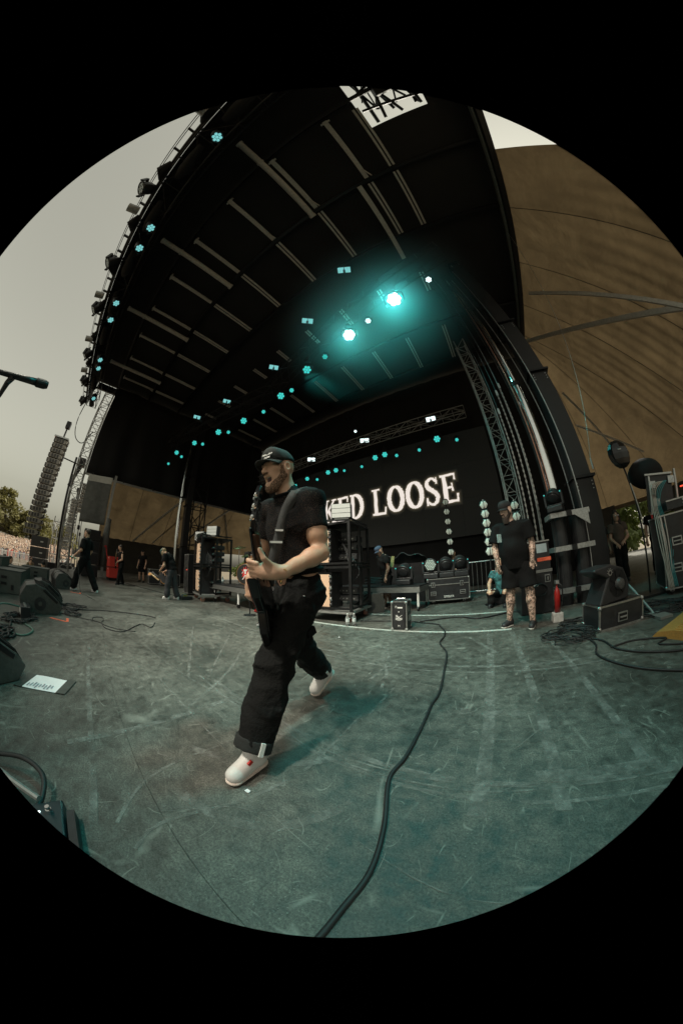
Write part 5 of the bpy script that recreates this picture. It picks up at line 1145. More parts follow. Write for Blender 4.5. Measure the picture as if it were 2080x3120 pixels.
# ------------------------------------------------------------------ the guitarist in front
def guitarist():
    B = V(-1.02,.92,0); q = lambda *p: V(*p)-B
    t = T('person', 'guitarist in black cap, mesh shirt and baggy trousers striding in front', 'person', tuple(B))
    fw = nrm(V(-.12,-1,0))
    J = dict(pel=q(-1.015,1.05,.93), neck=q(-1.05,.975,1.50), lsh=q(-.895,1.01,1.445), rsh=q(-1.225,.985,1.425), fwd=fw)
    c = q(-1.075,.90,1.655); yaw = math.atan2(-1,.0); R = fr(yaw, -.14, .05)
    s = .0068
    f = Field(q(-1.5,.35,.78), q(-.62,1.4,1.95), s); up, x, _ = torso(f, J)
    f.cap(J['neck']-V(0,0,.02), c+R@V(0,-.035,-.06), .064, .06, .035); head(f, c, R, 1.04, 1.25, True)
    # left arm reaching to the guitar neck
    ls, le, lw = J['lsh'], q(-.825,1.02,1.135), q(-.862,.775,1.025)
    f.cap(ls, le, .058, .044, .03); f.cap(ls+(le-ls)*.3+V(.012,-.012,0), ls+(le-ls)*.68+V(.01,-.014,0), .052, .048, .03); f.cap(ls+(le-ls)*.3+V(0,.02,0), ls+(le-ls)*.7+V(0,.018,0), .05, .045, .03); f.cap(le, le+(lw-le)*.28, .043, .048, .03); f.cap(le+(lw-le)*.25, le+(lw-le)*.7, .048, .035, .025); f.cap(le+(lw-le)*.65, lw, .038, .030, .02)
    # fretting hand: palm under the neck, thumb up on the near side, fingers wrapping round the far side
    k0 = q(-.905,.655,1.035); d = nrm(k0-lw); n_ = nrm(V(.75,-.45,.45)); n_ = nrm(n_-d*(n_@d)); xx = np.cross(d, n_)
    f.ell((lw*.45+k0*.55), (.026,.066,.047), np.stack([n_,d,xx],1), .02); f.cap(lw, lw+d*.04, .031, .034, .02)
    th0 = lw+d*.055+V(.01,0,.02); f.cap(th0, q(-.872,.668,1.085), .0165, .014, .015); f.cap(q(-.872,.668,1.085), q(-.887,.655,1.127), .0135, .0115, .005)
    for i, z in enumerate((1.062,1.040,1.018,.998)):
        b = q(-.905+.004*i,.652+.006*i,z); m = q(-.938,.632+.006*i,z+.010); e = q(-.972,.648+.006*i,z+.018); g = q(-.968,.672+.004*i,z+.020)
        f.cap(b, m, .0125, .0115, .008); f.cap(m, e, .0115, .0105, .004); f.cap(e, g, .0105, .0095, .004)
    # right arm behind, hand picking low on the body
    rs_, re, rw = J['rsh'], q(-1.30,.985,1.13), q(-1.205,.83,.985); f.cap(rs_, re, .06, .046, .03); f.cap(re, re+(rw-re)*.35, .046, .048, .02); f.cap(re+(rw-re)*.3, rw, .048, .03, .02)
    hand(f, rw, V(.10,-.12,-1), V(.2,-1,.1), 1.12, -1, .8, r=.0105)
    f.mesh('body', skin, t)
    # shirt of open knit
    f = Field(q(-1.5,.6,.95), q(-.62,1.4,1.7), .008); torso(f, J, .017); e = ls+(le-ls)*.56; f.cap(ls-(le-ls)*.05+V(0,0,.008), e, .082, .078, .04, flat=True); f.ell(ls+V(0,0,.010), (.076,.078,.068), None, .05); f.cap(ls+(le-ls)*.48, e+(le-ls)*.03, .077, .079, .006, flat=True)
    e2 = rs_+(re-rs_)*.62; f.cap(rs_+V(0,0,.01), e2, .078, .078, .035, flat=True); f.ell(rs_+V(.02,-.01,.015), (.085,.08,.07), None, .05); f.crease(.005, 50, 9, (.5,.5,.3)); f.folds(.003, 20, 2); f.cut(J['pel']+up*.085, -up); f.cap(J['neck']+up*.012+fw*.02, c+V(0,0,-.05), .064, .07, .008, 's')
    m = M('black_open_knit', (.0058,.0054,.0058), .9, 0, .3, 30, .3, 220, spec=.2)
    nt = m.node_tree; out = nt.nodes['Material Output']; tr = nt.nodes.new('ShaderNodeBsdfTransparent'); mx = nt.nodes.new('ShaderNodeMixShader'); vo = nt.nodes.new('ShaderNodeTexVoronoi'); vo.inputs['Scale'].default_value = 190
    tc = nt.nodes.new('ShaderNodeTexCoord'); nt.links.new(tc.outputs['Object'], vo.inputs[0]); mr = nt.nodes.new('ShaderNodeMapRange'); mr.inputs[1].default_value = .28; mr.inputs[2].default_value = .36; mr.inputs[3].default_value = .62; mr.inputs[4].default_value = 0; nt.links.new(vo.outputs['Distance'], mr.inputs[0])
    nt.links.new(mr.outputs[0], mx.inputs[0]); nt.links.new(nt.nodes['Principled BSDF'].outputs[0], mx.inputs[1]); nt.links.new(tr.outputs[0], mx.inputs[2]); nt.links.new(mx.outputs[0], out.inputs[0])
    sh_ = f.mesh('shirt', m, t)
    cl = []; nk = J['neck']+up*.012+fw*.02
    f2 = [nk+V(.076*math.cos(a),.07*math.sin(a),-.004+.034*math.sin(a)) for a in np.linspace(0,2*PI,24,endpoint=False)]; P('collar', MB().tube(f2, .0095, 7, True), blk_cotton, sh_, smooth=True)
    # baggy trousers
    f = Field(q(-1.5,.3,.0), q(-.62,1.75,1.15), .009); R2 = np.stack([x,np.cross(up,x),up],1); f.ell(J['pel']-up*.02, (.158,.128,.14), R2, .04)
    Lh, Lk, La = q(-.945,1.02,.90), q(-.938,.772,.535), q(-.898,.552,.155); Rh, Rk, Ra = q(-1.09,1.06,.90), q(-1.125,1.155,.515), q(-1.162,1.405,.25)
    f.cap(Lh, Lk, .110, .094, .05); f.cap(Lk, Lk+(La-Lk)*.7, .094, .089, .03); f.cap(Lk+(La-Lk)*.5, La, .089, .086, .02, flat=True); f.ell(Lk+V(-.005,-.02,.02), (.078,.066,.095), None, .06)
    f.cap(Rh, Rk, .104, .09, .05); f.cap(Rk, Rk+(Ra-Rk)*.7, .09, .085, .03); f.cap(Rk+(Ra-Rk)*.5, Ra, .09, .083, .02, flat=True)
    f.crease(.013, 36, 21, (.3,.5,.7)); f.crease(.006, 80, 31, (.5,.2,.6)); f.folds(.004, 14, 5); f.cut(J['pel']+up*.115, up); tr_ = f.mesh('trousers', blk_denim, t)
    for a, k_ in ((La,Lk),(Ra,Rk)):
        dd = nrm(k_-a); f = Field(np.minimum(a,k_)-.2, np.maximum(a,k_)+.2, .009); f.cap(a-dd*.012, a+dd*.055, .092 if a is La else .086, .093 if a is La else .087, .01, flat=True); f.cap(a-dd*.1, a+dd*.02, .077 if a is La else .07, .077 if a is La else .07, .005, 's', flat=True); f.mesh('turned_up_cuff', M('dark_cuff_denim',(.016,.018,.018),.85,0,.3,30,.3,80), tr_)
        xs, ys, _ = basis(dd, V(1,-1,0)); pos = a+nrm(V(.75,-.25,0)-dd*(V(.75,-.25,0)@dd))*(.094 if a is La else .088)
        P('cuff_label', MB().box(pos+dd*.02,(.012,.02,.07), np.stack([nrm(np.cross(dd,np.cross(V(.75,-.25,0),dd))),nrm(np.cross(V(.75,-.25,0),dd)),dd],1)), white_plastic, tr_)
    for p in ((-.868,.93,.9),(-.875,.90,.77),(-.85,1.05,.72)): P('rivet', MB().ell(q(*p),(.007,.007,.007),8,6), chrome, tr_)
    P('tool_loop', MB().box(q(-.858,.965,.70),(.02,.06,.045), rotx(.4)), blk_cotton, tr_)
    b = []
    P('belt', MB().tube([J['pel']+up*.105+R2@V(.158*math.cos(a),.126*math.sin(a),0) for a in np.linspace(0,2*PI,28,endpoint=False)], .014, 6, True), blk_denim, tr_, smooth=True)
    # shoes
    pinkish = M('cream_rubber_sole', (.72,.60,.54), .7, 0, .1)
    shoe(t, q(-.905,.535,.105), V(.16,-1,0), white_shoe, 1.0, pinkish, .0075); shoe(t, q(-1.195,1.44,.205), V(-.08,-1,0), white_shoe, 1.1, pinkish, .0075, .6)
    P('heel_tab', MB().box(q(-1.185,1.512,.243),(.05,.014,.05), rotx(-.6)), M('green_tab',(.02,.17,.08),.5,0,.2), t); P('tongue_badge', MB().box(q(-.863,.50,.10),(.01,.028,.018), rotx(.5)), red_plastic, t)
    # cap, beard, mouth, chain
    hat = cap_hat(t, c, R, 1.04, cap_m)
    for i, tx in enumerate(('I AM','nothing','now')):
        g = c+R@V(*((-.0186,.0825,.096),(-.0206,.0925,.075),(-.0213,.096,.054))[i]); 
        zf = R@nrm(V(-.25,.93,.30)); xx = nrm(np.cross(R@V(0,0,1), zf)); yy = np.cross(zf, xx); text_mesh(tx, .024, white_plastic, 'embroidery', hat, tuple(g+zf*.012), np.stack([xx,yy,zf],1), .0006, bold=.0008)
    beard_mesh(t, c, R, 1.04, 1.25, beard_m, .0062, 0, .0028)
    P('mouth_interior', MB().ell(c+R@V(0,.066,-.076),(.027,.018,.025),12,8,R), mouth_m, t)
    P('teeth', MB().box(c+R@V(0,.0835,-.0615),(.028,.004,.005), R), white_plastic, t)
    for sx in (-1,1): P('eyebrow', MB().tube([c+R@V(sx*.014,.094,.022),c+R@V(sx*.032,.093,.03),c+R@V(sx*.05,.08,.024)], [.004,.0055,.003], 6), hair_d, t); P('eye', MB().ell(c+R@V(sx*.031,.0835,.0),(.0105,.0095,.006),10,6,R), M('eye_dark',(.05,.035,.03),.2,0,0), t)
    gold = M('gold', (.75,.5,.2), .25, 1, .1); nk0 = J['neck']; ch = [nk0+V(.072*math.cos(a),-.01+.07*math.sin(a),-.0-.085*max(0,-math.sin(a-.1))**2+.02) for a in np.linspace(0,2*PI,30,endpoint=False)]
    P('neck_chain', MB().tube(ch, .0035, 6, True), gold, t); P('pendant', MB().ell(nk0+V(0,-.088,-.082),(.011,.008,.013),8,6), gold, t)
    wc = [lw+d*.012+(n_*math.cos(a)+xx*math.sin(a))*.031 for a in np.linspace(0,2*PI,16,endpoint=False)]; P('bracelet', MB().tube(wc, .0025, 5, True), gold, t); P('charm', MB().ell(lw+d*.01-V(.0,.0,.045),(.006,.006,.012),8,6), gold, t)
    return t
guitarist()
g_black = M('black_lacquer', (.008,.008,.009), .12, 0, .2); g_red = M('red_lacquer', (.28,.012,.012), .1, .1, .2)
def guitar(name, label, nut, joint, end, wdir, tip, cols, s=1.0):
    """electric guitar laid along nut -> joint -> end; wdir = across the body"""
    nut, joint, end = V(*nut), V(*joint), V(*end); a = nrm(end-nut); w = nrm(V(*wdir)-a*(V(*wdir)@a)); n = np.cross(a, w); o = end
    t = T(name, label, 'guitar', tuple(o)); q = lambda p: V(*p)-o
    L = np.linalg.norm(end-joint); W = .155*s
    out = [(-.05,-.03),(.0,-.035),(-.12,-.115),(-.10,-.135),(.08,-.14),(.2,-.115),(.30,-.16),(.40,-.175),(.37,-.06),(.34,.0),(.37,.1),(.36,.15),(.22,.16),(.12,.11),(.02,.14),(-.09,.15),(-.03,.06),(.0,.035),(-.05,.03)]
    k = L/.36
    body = MB().prism([(p[0]*k, p[1]*k) for p in out], .042, q(joint)-n*.021, a, w); b = P('body', body, cols[0], t, bevel=.008)
    for i, (u, lb) in enumerate(((.07,'pickup'),(.17,'pickup'),(.235,'bridge'))):
        for sg in ((1,) if True else ()): P(lb, MB().box(q(joint)+a*u*k+n*.026,(.075*s,.034,.014), np.stack([w,a,n],1)), chrome if lb == 'bridge' else black_plastic, b)
    for u, v in ((.25,.09),(.3,.1),(.2,.11)): P('knob', MB().cone(q(joint)+a*u*k+w*v*k+n*.02, q(joint)+a*u*k+w*v*k+n*.036, .011, n=10), chrome, b)
    P('red_face', MB().prism([(-.085*k,-.128*k),(.08*k,-.132*k),(.2*k,-.108*k),(.1*k,-.05*k),(.02*k,-.05*k)], .003, q(joint)+n*.0215, a, w), cols[1], b); P('red_face', MB().prism([(-.08*k,.14*k),(.02*k,.13*k),(.12*k,.1*k),(.06*k,.05*k),(.0,.05*k)], .003, q(joint)+n*.0215, a, w), cols[1], b)
    P('back_plate', MB().prism([(p[0]*k*.96+.004, p[1]*k*.9) for p in out], .006, q(joint)-n*.0275, a, w), g_black, b)
    nk = P('neck', MB().prism([(-.028,0),(-.026,-.018),(-.014,-.03),(.014,-.03),(.026,-.018),(.028,0)], np.linalg.norm(joint-nut)+.04, q(nut), w, n), cols[2], t, bevel=.004)
    P('fretboard', MB().box((q(nut)+q(joint))/2+n*.004,(.052,np.linalg.norm(joint-nut)+.06,.007), np.stack([w,a,n],1)), black_plastic, nk)
    tip = V(*tip); ha = nrm(tip-nut); hw = nrm(w-ha*(w@ha)); hn = np.cross(hw, ha); HL = np.linalg.norm(tip-nut)
    hd = P('headstock', MB().prism([(-.026,0),(-.045,.05),(-.05,HL*.8),(-.02,HL),(.02,HL*.96),(.045,HL*.78),(.045,.05),(.026,0)], .022, q(nut)-hn*.011, hw, ha), cols[3], t, bevel=.003)
    for i in range(3):
        for sg in (-1,1):
            p = q(nut)+ha*(.055+.055*i)+hw*sg*.052; tn = P('tuner', MB().ell(p+hw*sg*.012,(.012,.015,.011),8,6,np.stack([hw,ha,hn],1)), chrome, hd); P('tuner_post', MB().cone(p-hw*sg*.03-hn*.012, p-hw*sg*.03+hn*.02, .006, n=8), chrome, tn)
    st = MB()
    for i in range(6): st.cone(q(nut)+w*(-.018+.0072*i)+n*.01, q(joint)+a*.235*k+w*(-.025+.01*i)+n*.034, .0009, n=4, caps=False)
    kind(P('strings', st, steel, t), 'stuff'); return t, n
gt, gn = guitar('electric_guitar', 'black and red electric guitar held upright by the front guitarist', (-.925,.640,1.205), (-.958,.712,.985), (-1.055,.865,.69), (.62,-.75,.1), (-.935,.672,1.452), (g_black, g_red, M('dark_rosewood',(.08,.035,.02),.22,0,.4,8), g_black))
for p, r in (((-1.125,.84,.858),(.022,.034,.009)),((-1.135,.84,.80),(.028,.04,.014))): P('red_wing', MB().ell(V(*p)-V(-1.055,.865,.69), r, 12, 8), g_red, gt, smooth=True)
mb = MB(); o = V(-1.055,.865,.69)
sp = smoothpath([(-.99,1.10,1.535),(-.945,1.0,1.535),(-.93,.905,1.455),(-.965,.875,1.35),(-1.0,.862,1.2),(-1.03,.85,1.08),(-1.05,.84,.95)],5); vs_ = []
for i, p in enumerate(sp):
    dd = nrm(V(*sp[min(i+1,len(sp)-1)])-V(*sp[max(i-1,0)])); side = nrm(np.cross(dd, V(.75,-.65,.0) if i > 8 else V(0,-.3,1))); vs_ += [V(*p)+side*.028-o, V(*p)-side*.028-o]
strap = P('strap', MB().add(vs_, [(2*i,2*i+1,2*i+3,2*i+2) for i in range(len(sp)-1)]), M('charcoal_strap',(.045,.045,.045),.75,0,.3,60,.4,200), gt, smooth=True, sol=.005)
P('strap_buckle', MB().box(V(-1.005,.853,1.19)-o,(.07,.012,.012), rotz(.75)), chrome, strap); P('strap_mark', MB().box(V(-.985,.856,1.255)-o,(.045,.006,.01), rotz(.75)), white_plastic, strap)
# ------------------------------------------------------------------ other people on stage
J = dict(pel=V(.0,.0,1.0), neck=V(-.035,-.03,1.56), head=V(-.06,-.085,1.735), lsh=V(.2,-.09,1.50), rsh=V(-.235,.05,1.50), lel=V(.265,-.10,1.20), rel=V(-.305,.02,1.20), lwr=V(.225,-.16,.965), rwr=V(-.285,-.05,.965), lhip=V(.1,-.04,.93), rhip=V(-.1,.03,.93), lkn=V(.165,-.13,.53), rkn=V(-.11,.0,.53), lan=V(.2,-.13,.1), ran=V(-.14,.02,.1), ltoe=V(-.35,-1,0), rtoe=V(-.75,-.7,0), fwd=V(-.42,-.9,0), hfwd=V(-.75,-.66,0), lth=-1, rth=1)
person('heavy bearded man in black with tattooed arms and legs standing at right', (.47,3.86,0), J, dict(h=.0095, skin=skin_b, shirt=blk_cotton, pants=blk_cotton, short=True, fat=.055, cap=M('plain_black_cap',(.012,.012,.013),.85,0,.3), beard=M('dark_beard',(.035,.022,.016),.75,0,.5,120,.8,200), blen=.07, sleeve=.75, loose=.03, ploose=.045, shoe=M('black_running_shoe',(.016,.016,.018),.6,0,.3), sole=M('grey_white_sole',(.55,.52,.48),.7,0,.1), hpitch=-.25, curl=.35, hem=-.08, hs=1.06))
t = C.objects.get('person.001') or None
tag(P('pass', MB().box((.24,3.68,1.33),(.012,.075,.12), rotz(-.9)), M('pass_card',(.35,.5,.5),.4,0,.7,60)), 'printed pass hanging on the bearded man\'s chest', 'pass')
J = stand_pose(1.86, -PI/2-.45, dict(l=((.28,.0,1.14),(.24,.22,.98)), r=((.27,-.06,1.14),(.22,.1,.9))), (.28,-.38), -.05)
person('vocalist in black with white shoes walking along the stage front', (-8.75,-.5,0), J, dict(h=.013, shirt=blk_cotton, pants=blk_denim, shoe=white_shoe, sole=white_shoe, hair=hair_d, sleeve=.85, loose=.035, ploose=.04, seed=3))
t = T('microphone', 'green banded microphone in the vocalist\'s lowered hand', 'microphone', (-8.72,-.83,.92)); P('mic_body', MB().cone((0,.05,-.0),(-.05,-.12,.03),.013,.019,n=10), M('green_mic',(.05,.5,.3),.5,0,.1), t); P('mic_grille', MB().ell((-.06,-.15,.035),(.026,.026,.026),10,8), gr, t)
J = stand_pose(1.75, -PI/2+.25, dict(l=((.3,.05,1.12),(.2,.22,1.02)), r=((.27,-.02,1.12),(.08,.2,.95))), (.18,-.18), .08, .18)
person('bassist in a black sleeveless top far across the stage', (-12.3,1.0,0), J, dict(h=.016, shirt=blk_cotton, pants=blk_denim, hair=hair_d, sleeve=0, seed=4, hpitch=-.35, locks=[((.05,-.03,.0),(.07,.0,-.2),.035,.02),((-.05,-.03,.0),(-.07,.0,-.2),.035,.02),((0,-.07,0),(0,-.06,-.2),.05,.03)]))
guitar('bass_guitar', 'dark bass guitar slung on the sleeveless bassist', (-11.72,.72,1.35), (-12.15,.72,1.05), (-12.5,.76,.88), (.3,-.1,.9), (-11.58,.72,1.44), (g_black, M('pale_pickguard',(.6,.58,.5),.4,0,.1), M('maple',(.45,.3,.15),.4,0,.2), g_black))
J = stand_pose(1.72, PI+.75, dict(l=((.28,.1,1.08),(.2,.3,.96)), r=((.27,.05,1.05),(.06,.28,.9))), (.1,-.14), .42, .13)
J['head'] = J['head']+V(0,0,-.12)+J['fwd']*.05
person('long haired guitarist in green cap bending over a wooden guitar', (-7.95,2.3,0), J, dict(h=.014, shirt=blk_cotton, pants=M('charcoal_jeans',(.04,.04,.045),.85,0,.3,20,.3,60), shoe=white_shoe, sole=white_shoe, hair=hair_bl, cap=M('green_cap',(.02,.07,.06),.85,0,.2), sleeve=.7, loose=.03, ploose=.03, hpitch=-.75, seed=6, locks=[((.06,.03,.0),(.09,.10,-.26),.035,.025),((-.06,.03,.0),(-.08,.10,-.26),.035,.025),((.03,.08,.02),(.05,.14,-.24),.03,.02)]))
guitar('electric_guitar', 'orange wooden guitar held by the long haired player', (-8.55,1.75,.72), (-8.25,1.98,.72), (-8.02,2.05,.46), (.2,-.3,-.8), (-8.66,1.66,.72), (M('orange_wood',(.55,.25,.07),.35,0,.3,20), M('pale_wood',(.6,.5,.35),.4,0,.1), M('maple'), M('orange_wood')))
J = stand_pose(1.8, -PI/4, None, (0,0), 0, .14)
person('crew man in cap, black shirt and shorts standing in the far wing', (-14.9,2.45,0), J, dict(h=.02, shirt=blk_cotton, pants=blk_cotton, short=True, cap=cap_m, loose=.03, ploose=.04, seed=7))
J = stand_pose(1.8, -PI/2-.1, dict(r=((.45,.1,1.42),(.68,.2,1.5))), (0,0), 0, .1)
person('crew man pointing with raised arm behind the red cabinet', (-15.3,1.25,0), J, dict(h=.02, shirt=blk_cotton, pants=blk_denim, hair=hair_d, seed=8))
J = stand_pose(1.75, PI+.85, dict(l=((.25,.02,1.1),(.2,.12,.85)), r=((.25,-.0,1.1),(.2,.05,.85))), (.12,-.16), .22, .1)
J['head'] = J['head']+V(0,0,-.05)
_bt2 = person('crew man in blue cap and printed black shirt bending behind the amp case', (-2.62,6.05,0), J, dict(h=.0135, skin=skin_mat('skin_inked',(.42,.27,.2),1), shirt=blk_cotton, pants=blk_cotton, short=True, cap=M('navy_cap',(.03,.05,.09),.8,0,.2), beard=M('dark_beard'), sleeve=.6, loose=.028, ploose=.045, hpitch=-.6, seed=9, sole=M('grey_white_sole')))
P('shirt_print', MB().box((.15,.10,1.25),(.02,.2,.3), rotz(.75)@roty(.15)), M('yellow_print',(.25,.24,.1),.8,0,.9,30), _bt2)
def seated(label, loc, yaw, o, crouch=False):
    R = rotz(yaw-PI/2)@np.diag((-1,1,1)); g = lambda x,y,z: R@V(x,y,z)
    hz = o.get('hz', 0); g0 = g; g = lambda x,y,z: g0(x,y,z-(hz if z > .2 else 0))
    J = dict(pel=g(0,0,.48), neck=g(0,.08,1.0), head=g(0,.13,1.17), lsh=g(.18,.08,.95), rsh=g(-.18,.08,.95), fwd=g(0,1,0), lel=g(.27,.18,.7), rel=g(-.27,.18,.7), lwr=g(.2,.42,.6), rwr=g(-.2,.42,.6), lhip=g(.1,.02,.45), rhip=g(-.1,.02,.45), lkn=g(.17,.45,.5), rkn=g(-.17,.45,.5), lan=g(.16,.42,.1), ran=g(-.16,.42,.1), ltoe=g(.1,1,0), rtoe=g(-.1,1,0), lth=-1, rth=1)
    return person(label, loc, J, o)
seated('seated person in a teal printed shirt behind the bearded man', (.36,6.0,0), -PI/2-.3, dict(h=.016, hz=.2, shirt=M('teal_print_shirt',(.04,.15,.16),.8,0,.95,14), pants=blk_denim, hair=hair_d, seed=10))
seated('seated dark haired person behind the moving heads', (-1.0,8.3,.25), -PI/2-.5, dict(h=.018, shirt=blk_cotton, pants=blk_denim, hair=hair_d, skin=skin_d, seed=11))
tag(P('stool', MB().box((.36,6.1,.1),(.4,.35,.18)), case_ply, bevel=.01), 'black box seat under the person in teal', 'seat')
tag(P('stool', MB().box((-1.0,8.35,.3),(.45,.4,.58)), case_ply, bevel=.01), 'black box seat behind the moving heads', 'seat')
J = stand_pose(1.72, -PI/2-.35, dict(l=((.25,.05,1.1),(.1,.2,1.0)), r=((.25,.05,1.1),(.12,.2,.95))), (.03,0), 0)
person('person in dark hood and sunglasses standing in the right wing', (3.75,6.5,0), J, dict(h=.014, skin=skin_d, shirt=M('brown_top',(.09,.065,.05),.85,0,.3), pants=blk_denim, hair=hair_d, seed=12, locks=[((.075,-.01,.05),(.08,.0,-.2),.04,.05),((-.075,-.01,.05),(-.08,.0,-.2),.04,.05),((0,-.03,.1),(0,-.07,-.15),.08,.08)]))
tag(P('sunglasses', MB().ell((3.70,6.375,1.595),(.032,.012,.02),10,6).ell((3.765,6.355,1.595),(.032,.012,.02),10,6), M('mirror_lens',(.5,.5,.5),.1,.8,0)), 'sunglasses on the hooded person', 'sunglasses')
J = stand_pose(1.7, -PI/2-.1, None, (0,0)); person('person in a straw hat beside the hooded person', (3.3,6.8,0), J, dict(h=.018, skin=skin_d, shirt=M('grey_top',(.06,.06,.065),.85,0,.3), pants=blk_denim, cap=M('straw_hat',(.35,.25,.12),.8,0,.2), seed=13))
J = stand_pose(1.72, -PI/2-.6, None, (0,0)); person('dark figure in a red lanyard at the right wing opening', (4.75,6.2,0), J, dict(h=.018, skin=skin_d, shirt=blk_cotton, pants=blk_denim, hair=hair_d, seed=14))
tag(P('lanyard', MB().box((4.62,6.05,1.25),(.05,.02,.3), rotz(-.6)), red_plastic), 'red strap on the dark figure at the wing opening', 'lanyard')
for i, (x, y) in enumerate(((-7.35,6.6),(-7.0,7.0),(-6.6,7.2),(-6.3,7.4))):
    J = stand_pose(1.8, -PI/2-.4, None, (0,0)); person('onlooker standing behind the drum kit, %s from the left' % ORD[i], (x-2.3,y+.4,0), J, dict(h=.024, skin=skin_d, shirt=blk_cotton, pants=blk_denim, hair=hair_d, seed=15+i), group='onlookers behind the drums')
# ------------------------------------------------------------------ beyond the stage: arrays, scaffold, crowd, trees
arr_m = M('grey_array_cabinet', (.20,.19,.165), .6, 0, .2); arr_d = M('array_slot', (.035,.035,.035), .7, 0, .2)
def line_array(x, y, z1, n, w, d, h, label, curve=.02):
    t = T('line_array', label, 'line array', (x,y,z1)); px = 0; 
    for i in range(n):
        tilt = curve*i; c = V(0,-.012*i*i*.12,-h*(i+.5)); R = rotx(tilt*.12)
        b = P('array_box', MB().prism([(-w/2,-h*.34),(w*.36,-h*.42),(w/2,-h*.2),(w/2,h*.2),(w*.36,h*.42),(-w/2,h*.34)], d, c-V(d/2,0,0), (0,1,0), (0,0,1)), arr_m, t)
        P('back_rail', MB().box(c+V(0,w/2+.04,0),(d*.5,.06,h*.6),R), black_metal, b)
        for k in (-1,0,1): P('slot', MB().box(c+R@V(d/2+.004,k*w*.2,0),(.012,w*.13,h*.55),R), arr_d, b)
        P('link_plate', MB().box(c+R@V(d/2+.006,-w*.42,0),(.014,w*.05,h*.8),R), arr_d, b)
    P('frame', MB().box((0,0,.08),(d*1.1,w*1.1,.1)), steel, t)
    P('hoist', MB().cone((0,.05,.1),(0,.05,1.1),.07,n=10), black_metal, t); P('hoist_motor', MB().box((0,.05,1.2),(.35,.35,.5)), black_metal, t)
    return t
line_array(-19.55,-4.75,8.35,18,1.05,.7,.365,'tall grey line array of stacked speaker boxes nearer the stage')
line_array(-31.8,-3.95,6.75,15,.85,.6,.36,'slim line array hanging farther beyond the tall one')
line_array(-24.5,-2.3,6.9,6,.8,.6,.4,'short dark line array hung beside the far corner tower')
t = T('speaker_stack', 'black speaker stack under the tall line array', 'speaker', (-19.5,-4.4,-1.6))
for k in range(5): c = P('cabinet', MB().box((0,0,.34+.68*k),(.95,1.15,.64)), black_plastic, t, bevel=.02); P('handle', MB().box((.48,.2,.34+.68*k),(.02,.2,.08)), steel, c)
t = T('camera_crane', 'black crane arm with a boxy camera head above the arrays', 'crane', (-20.2,-3.2,-1.6)); P('mast', MB().cone((0,0,0),(0,-.1,9.3),.09,n=8), black_metal, t); P('arm', MB().cone((-.2,-1.4,9.1),(.3,.5,8.7),.05,n=6), black_metal, t); P('camera_head', MB().box((.3,.5,8.95),(.5,.5,.55)), black_metal, t); P('shade', MB().tube([(.3,.45,8.6),(.3,.2,7.9),(.3,0,7.1)], [.16,.15,.17], 8), black_metal, t)
t = T('scaffold_tower', 'pale scaffold tower between the two line arrays', 'scaffold', (-23.5,-3.4,-1.6))
for x in (-1,1):
    for y in (-.8,.8): P('upright', MB().cone((x,y,0),(x,y,5.2),.045,n=7), alu, t)
for z in (1.2,2.4,3.6,4.8):
    for y in (-.8,.8): P('ledger', MB().cone((-1,y,z),(1,y,z),.035,n=6), alu, t)
    for x in (-1,1): P('ledger', MB().cone((x,-.8,z+.02),(x,.8,z+.02),.035,n=6), alu, t)
for a, b in (((1,-.8,.2),(1,.8,2.3)),((1,.8,2.4),(1,-.8,4.7)),((-1,-.8,2.4),(1,-.8,4.7))): P('brace', MB().cone(a,b,.035,n=6), alu, t)
for i, (x, y) in enumerate(((-21.3,-2.6),(-22.4,-4.0),(-26,-3.4),(-28,-3.0))):
    tag(P('loose_case', MB().box((x,y,-1.6+.9),(.9,.8,1.8)), black_plastic, bevel=.02), 'black road case on the ground by the scaffold, %s from the stage' % ORD[i], 'road case', 'cases by the scaffold')
    tag(P('cable_mast', MB().cone((x,y+.6,-1.6),(x,y+.6,4.5+1.2*(i%3)),.035,n=6).box((x,y+.6,3+1.2*(i%3)),(.25,.2,.3)), black_metal), 'thin dark mast with a box behind the arrays, %s from the stage' % ORD[i], 'mast', 'masts behind the arrays')
# far hanging catwalk edge cable
tag(P('slack_cable', MB().tube(smoothpath([(-16.9,-3.6,10.4),(-17.2,-3.7,9.0),(-17.3,-3.4,8.0),(-17.4,-2.8,7.8),(-17.5,-2.4,8.8)],6), .03, 5), rubber), 'slack cable looping from the far end of the front truss', 'cable')
# raked crowd
rs = np.random.RandomState(11); crowd = MB(); cols = []
pal = [(.6,.55,.5),(.35,.06,.05),(.05,.05,.06),(.2,.2,.22),(.7,.66,.6),(.5,.3,.22),(.12,.14,.2),(.55,.2,.15),(.08,.08,.08)]
def addp(p, k, H):
    n0 = len(crowd.f); crowd.cone(p+V(0,0,.5*H), p+V(0,0,.84*H), .19, .15, 6); cols.extend([pal[k]]*(len(crowd.f)-n0)); n0 = len(crowd.f)
    crowd.ell(p+V(0,0,.93*H), (.1,.1,.125), 6, 4); cols.extend([(.36,.27,.21)]*(len(crowd.f)-n0))
    if rs.rand() < .4:
        n0 = len(crowd.f); a = rs.rand()*6; crowd.cone(p+V(.2*math.cos(a),.2*math.sin(a),.78*H), p+V(.3*math.cos(a),.3*math.sin(a),1.02*H), .05, .04, 5); cols.extend([(.36,.27,.21)]*(len(crowd.f)-n0))
for D in np.arange(33, 56, 1.0):
    for a in np.linspace(186.5, 206, 46):
        a_ = math.radians(a+rs.uniform(-.25,.25)); addp(V(D*math.cos(a_), D*math.sin(a_), -1.15+(D-33)*.075), rs.randint(len(pal)), rs.uniform(1.55,1.85))
me = crowd.mesh('crowd'); ca = me.color_attributes.new('shirt', 'BYTE_COLOR', 'CORNER'); data = []
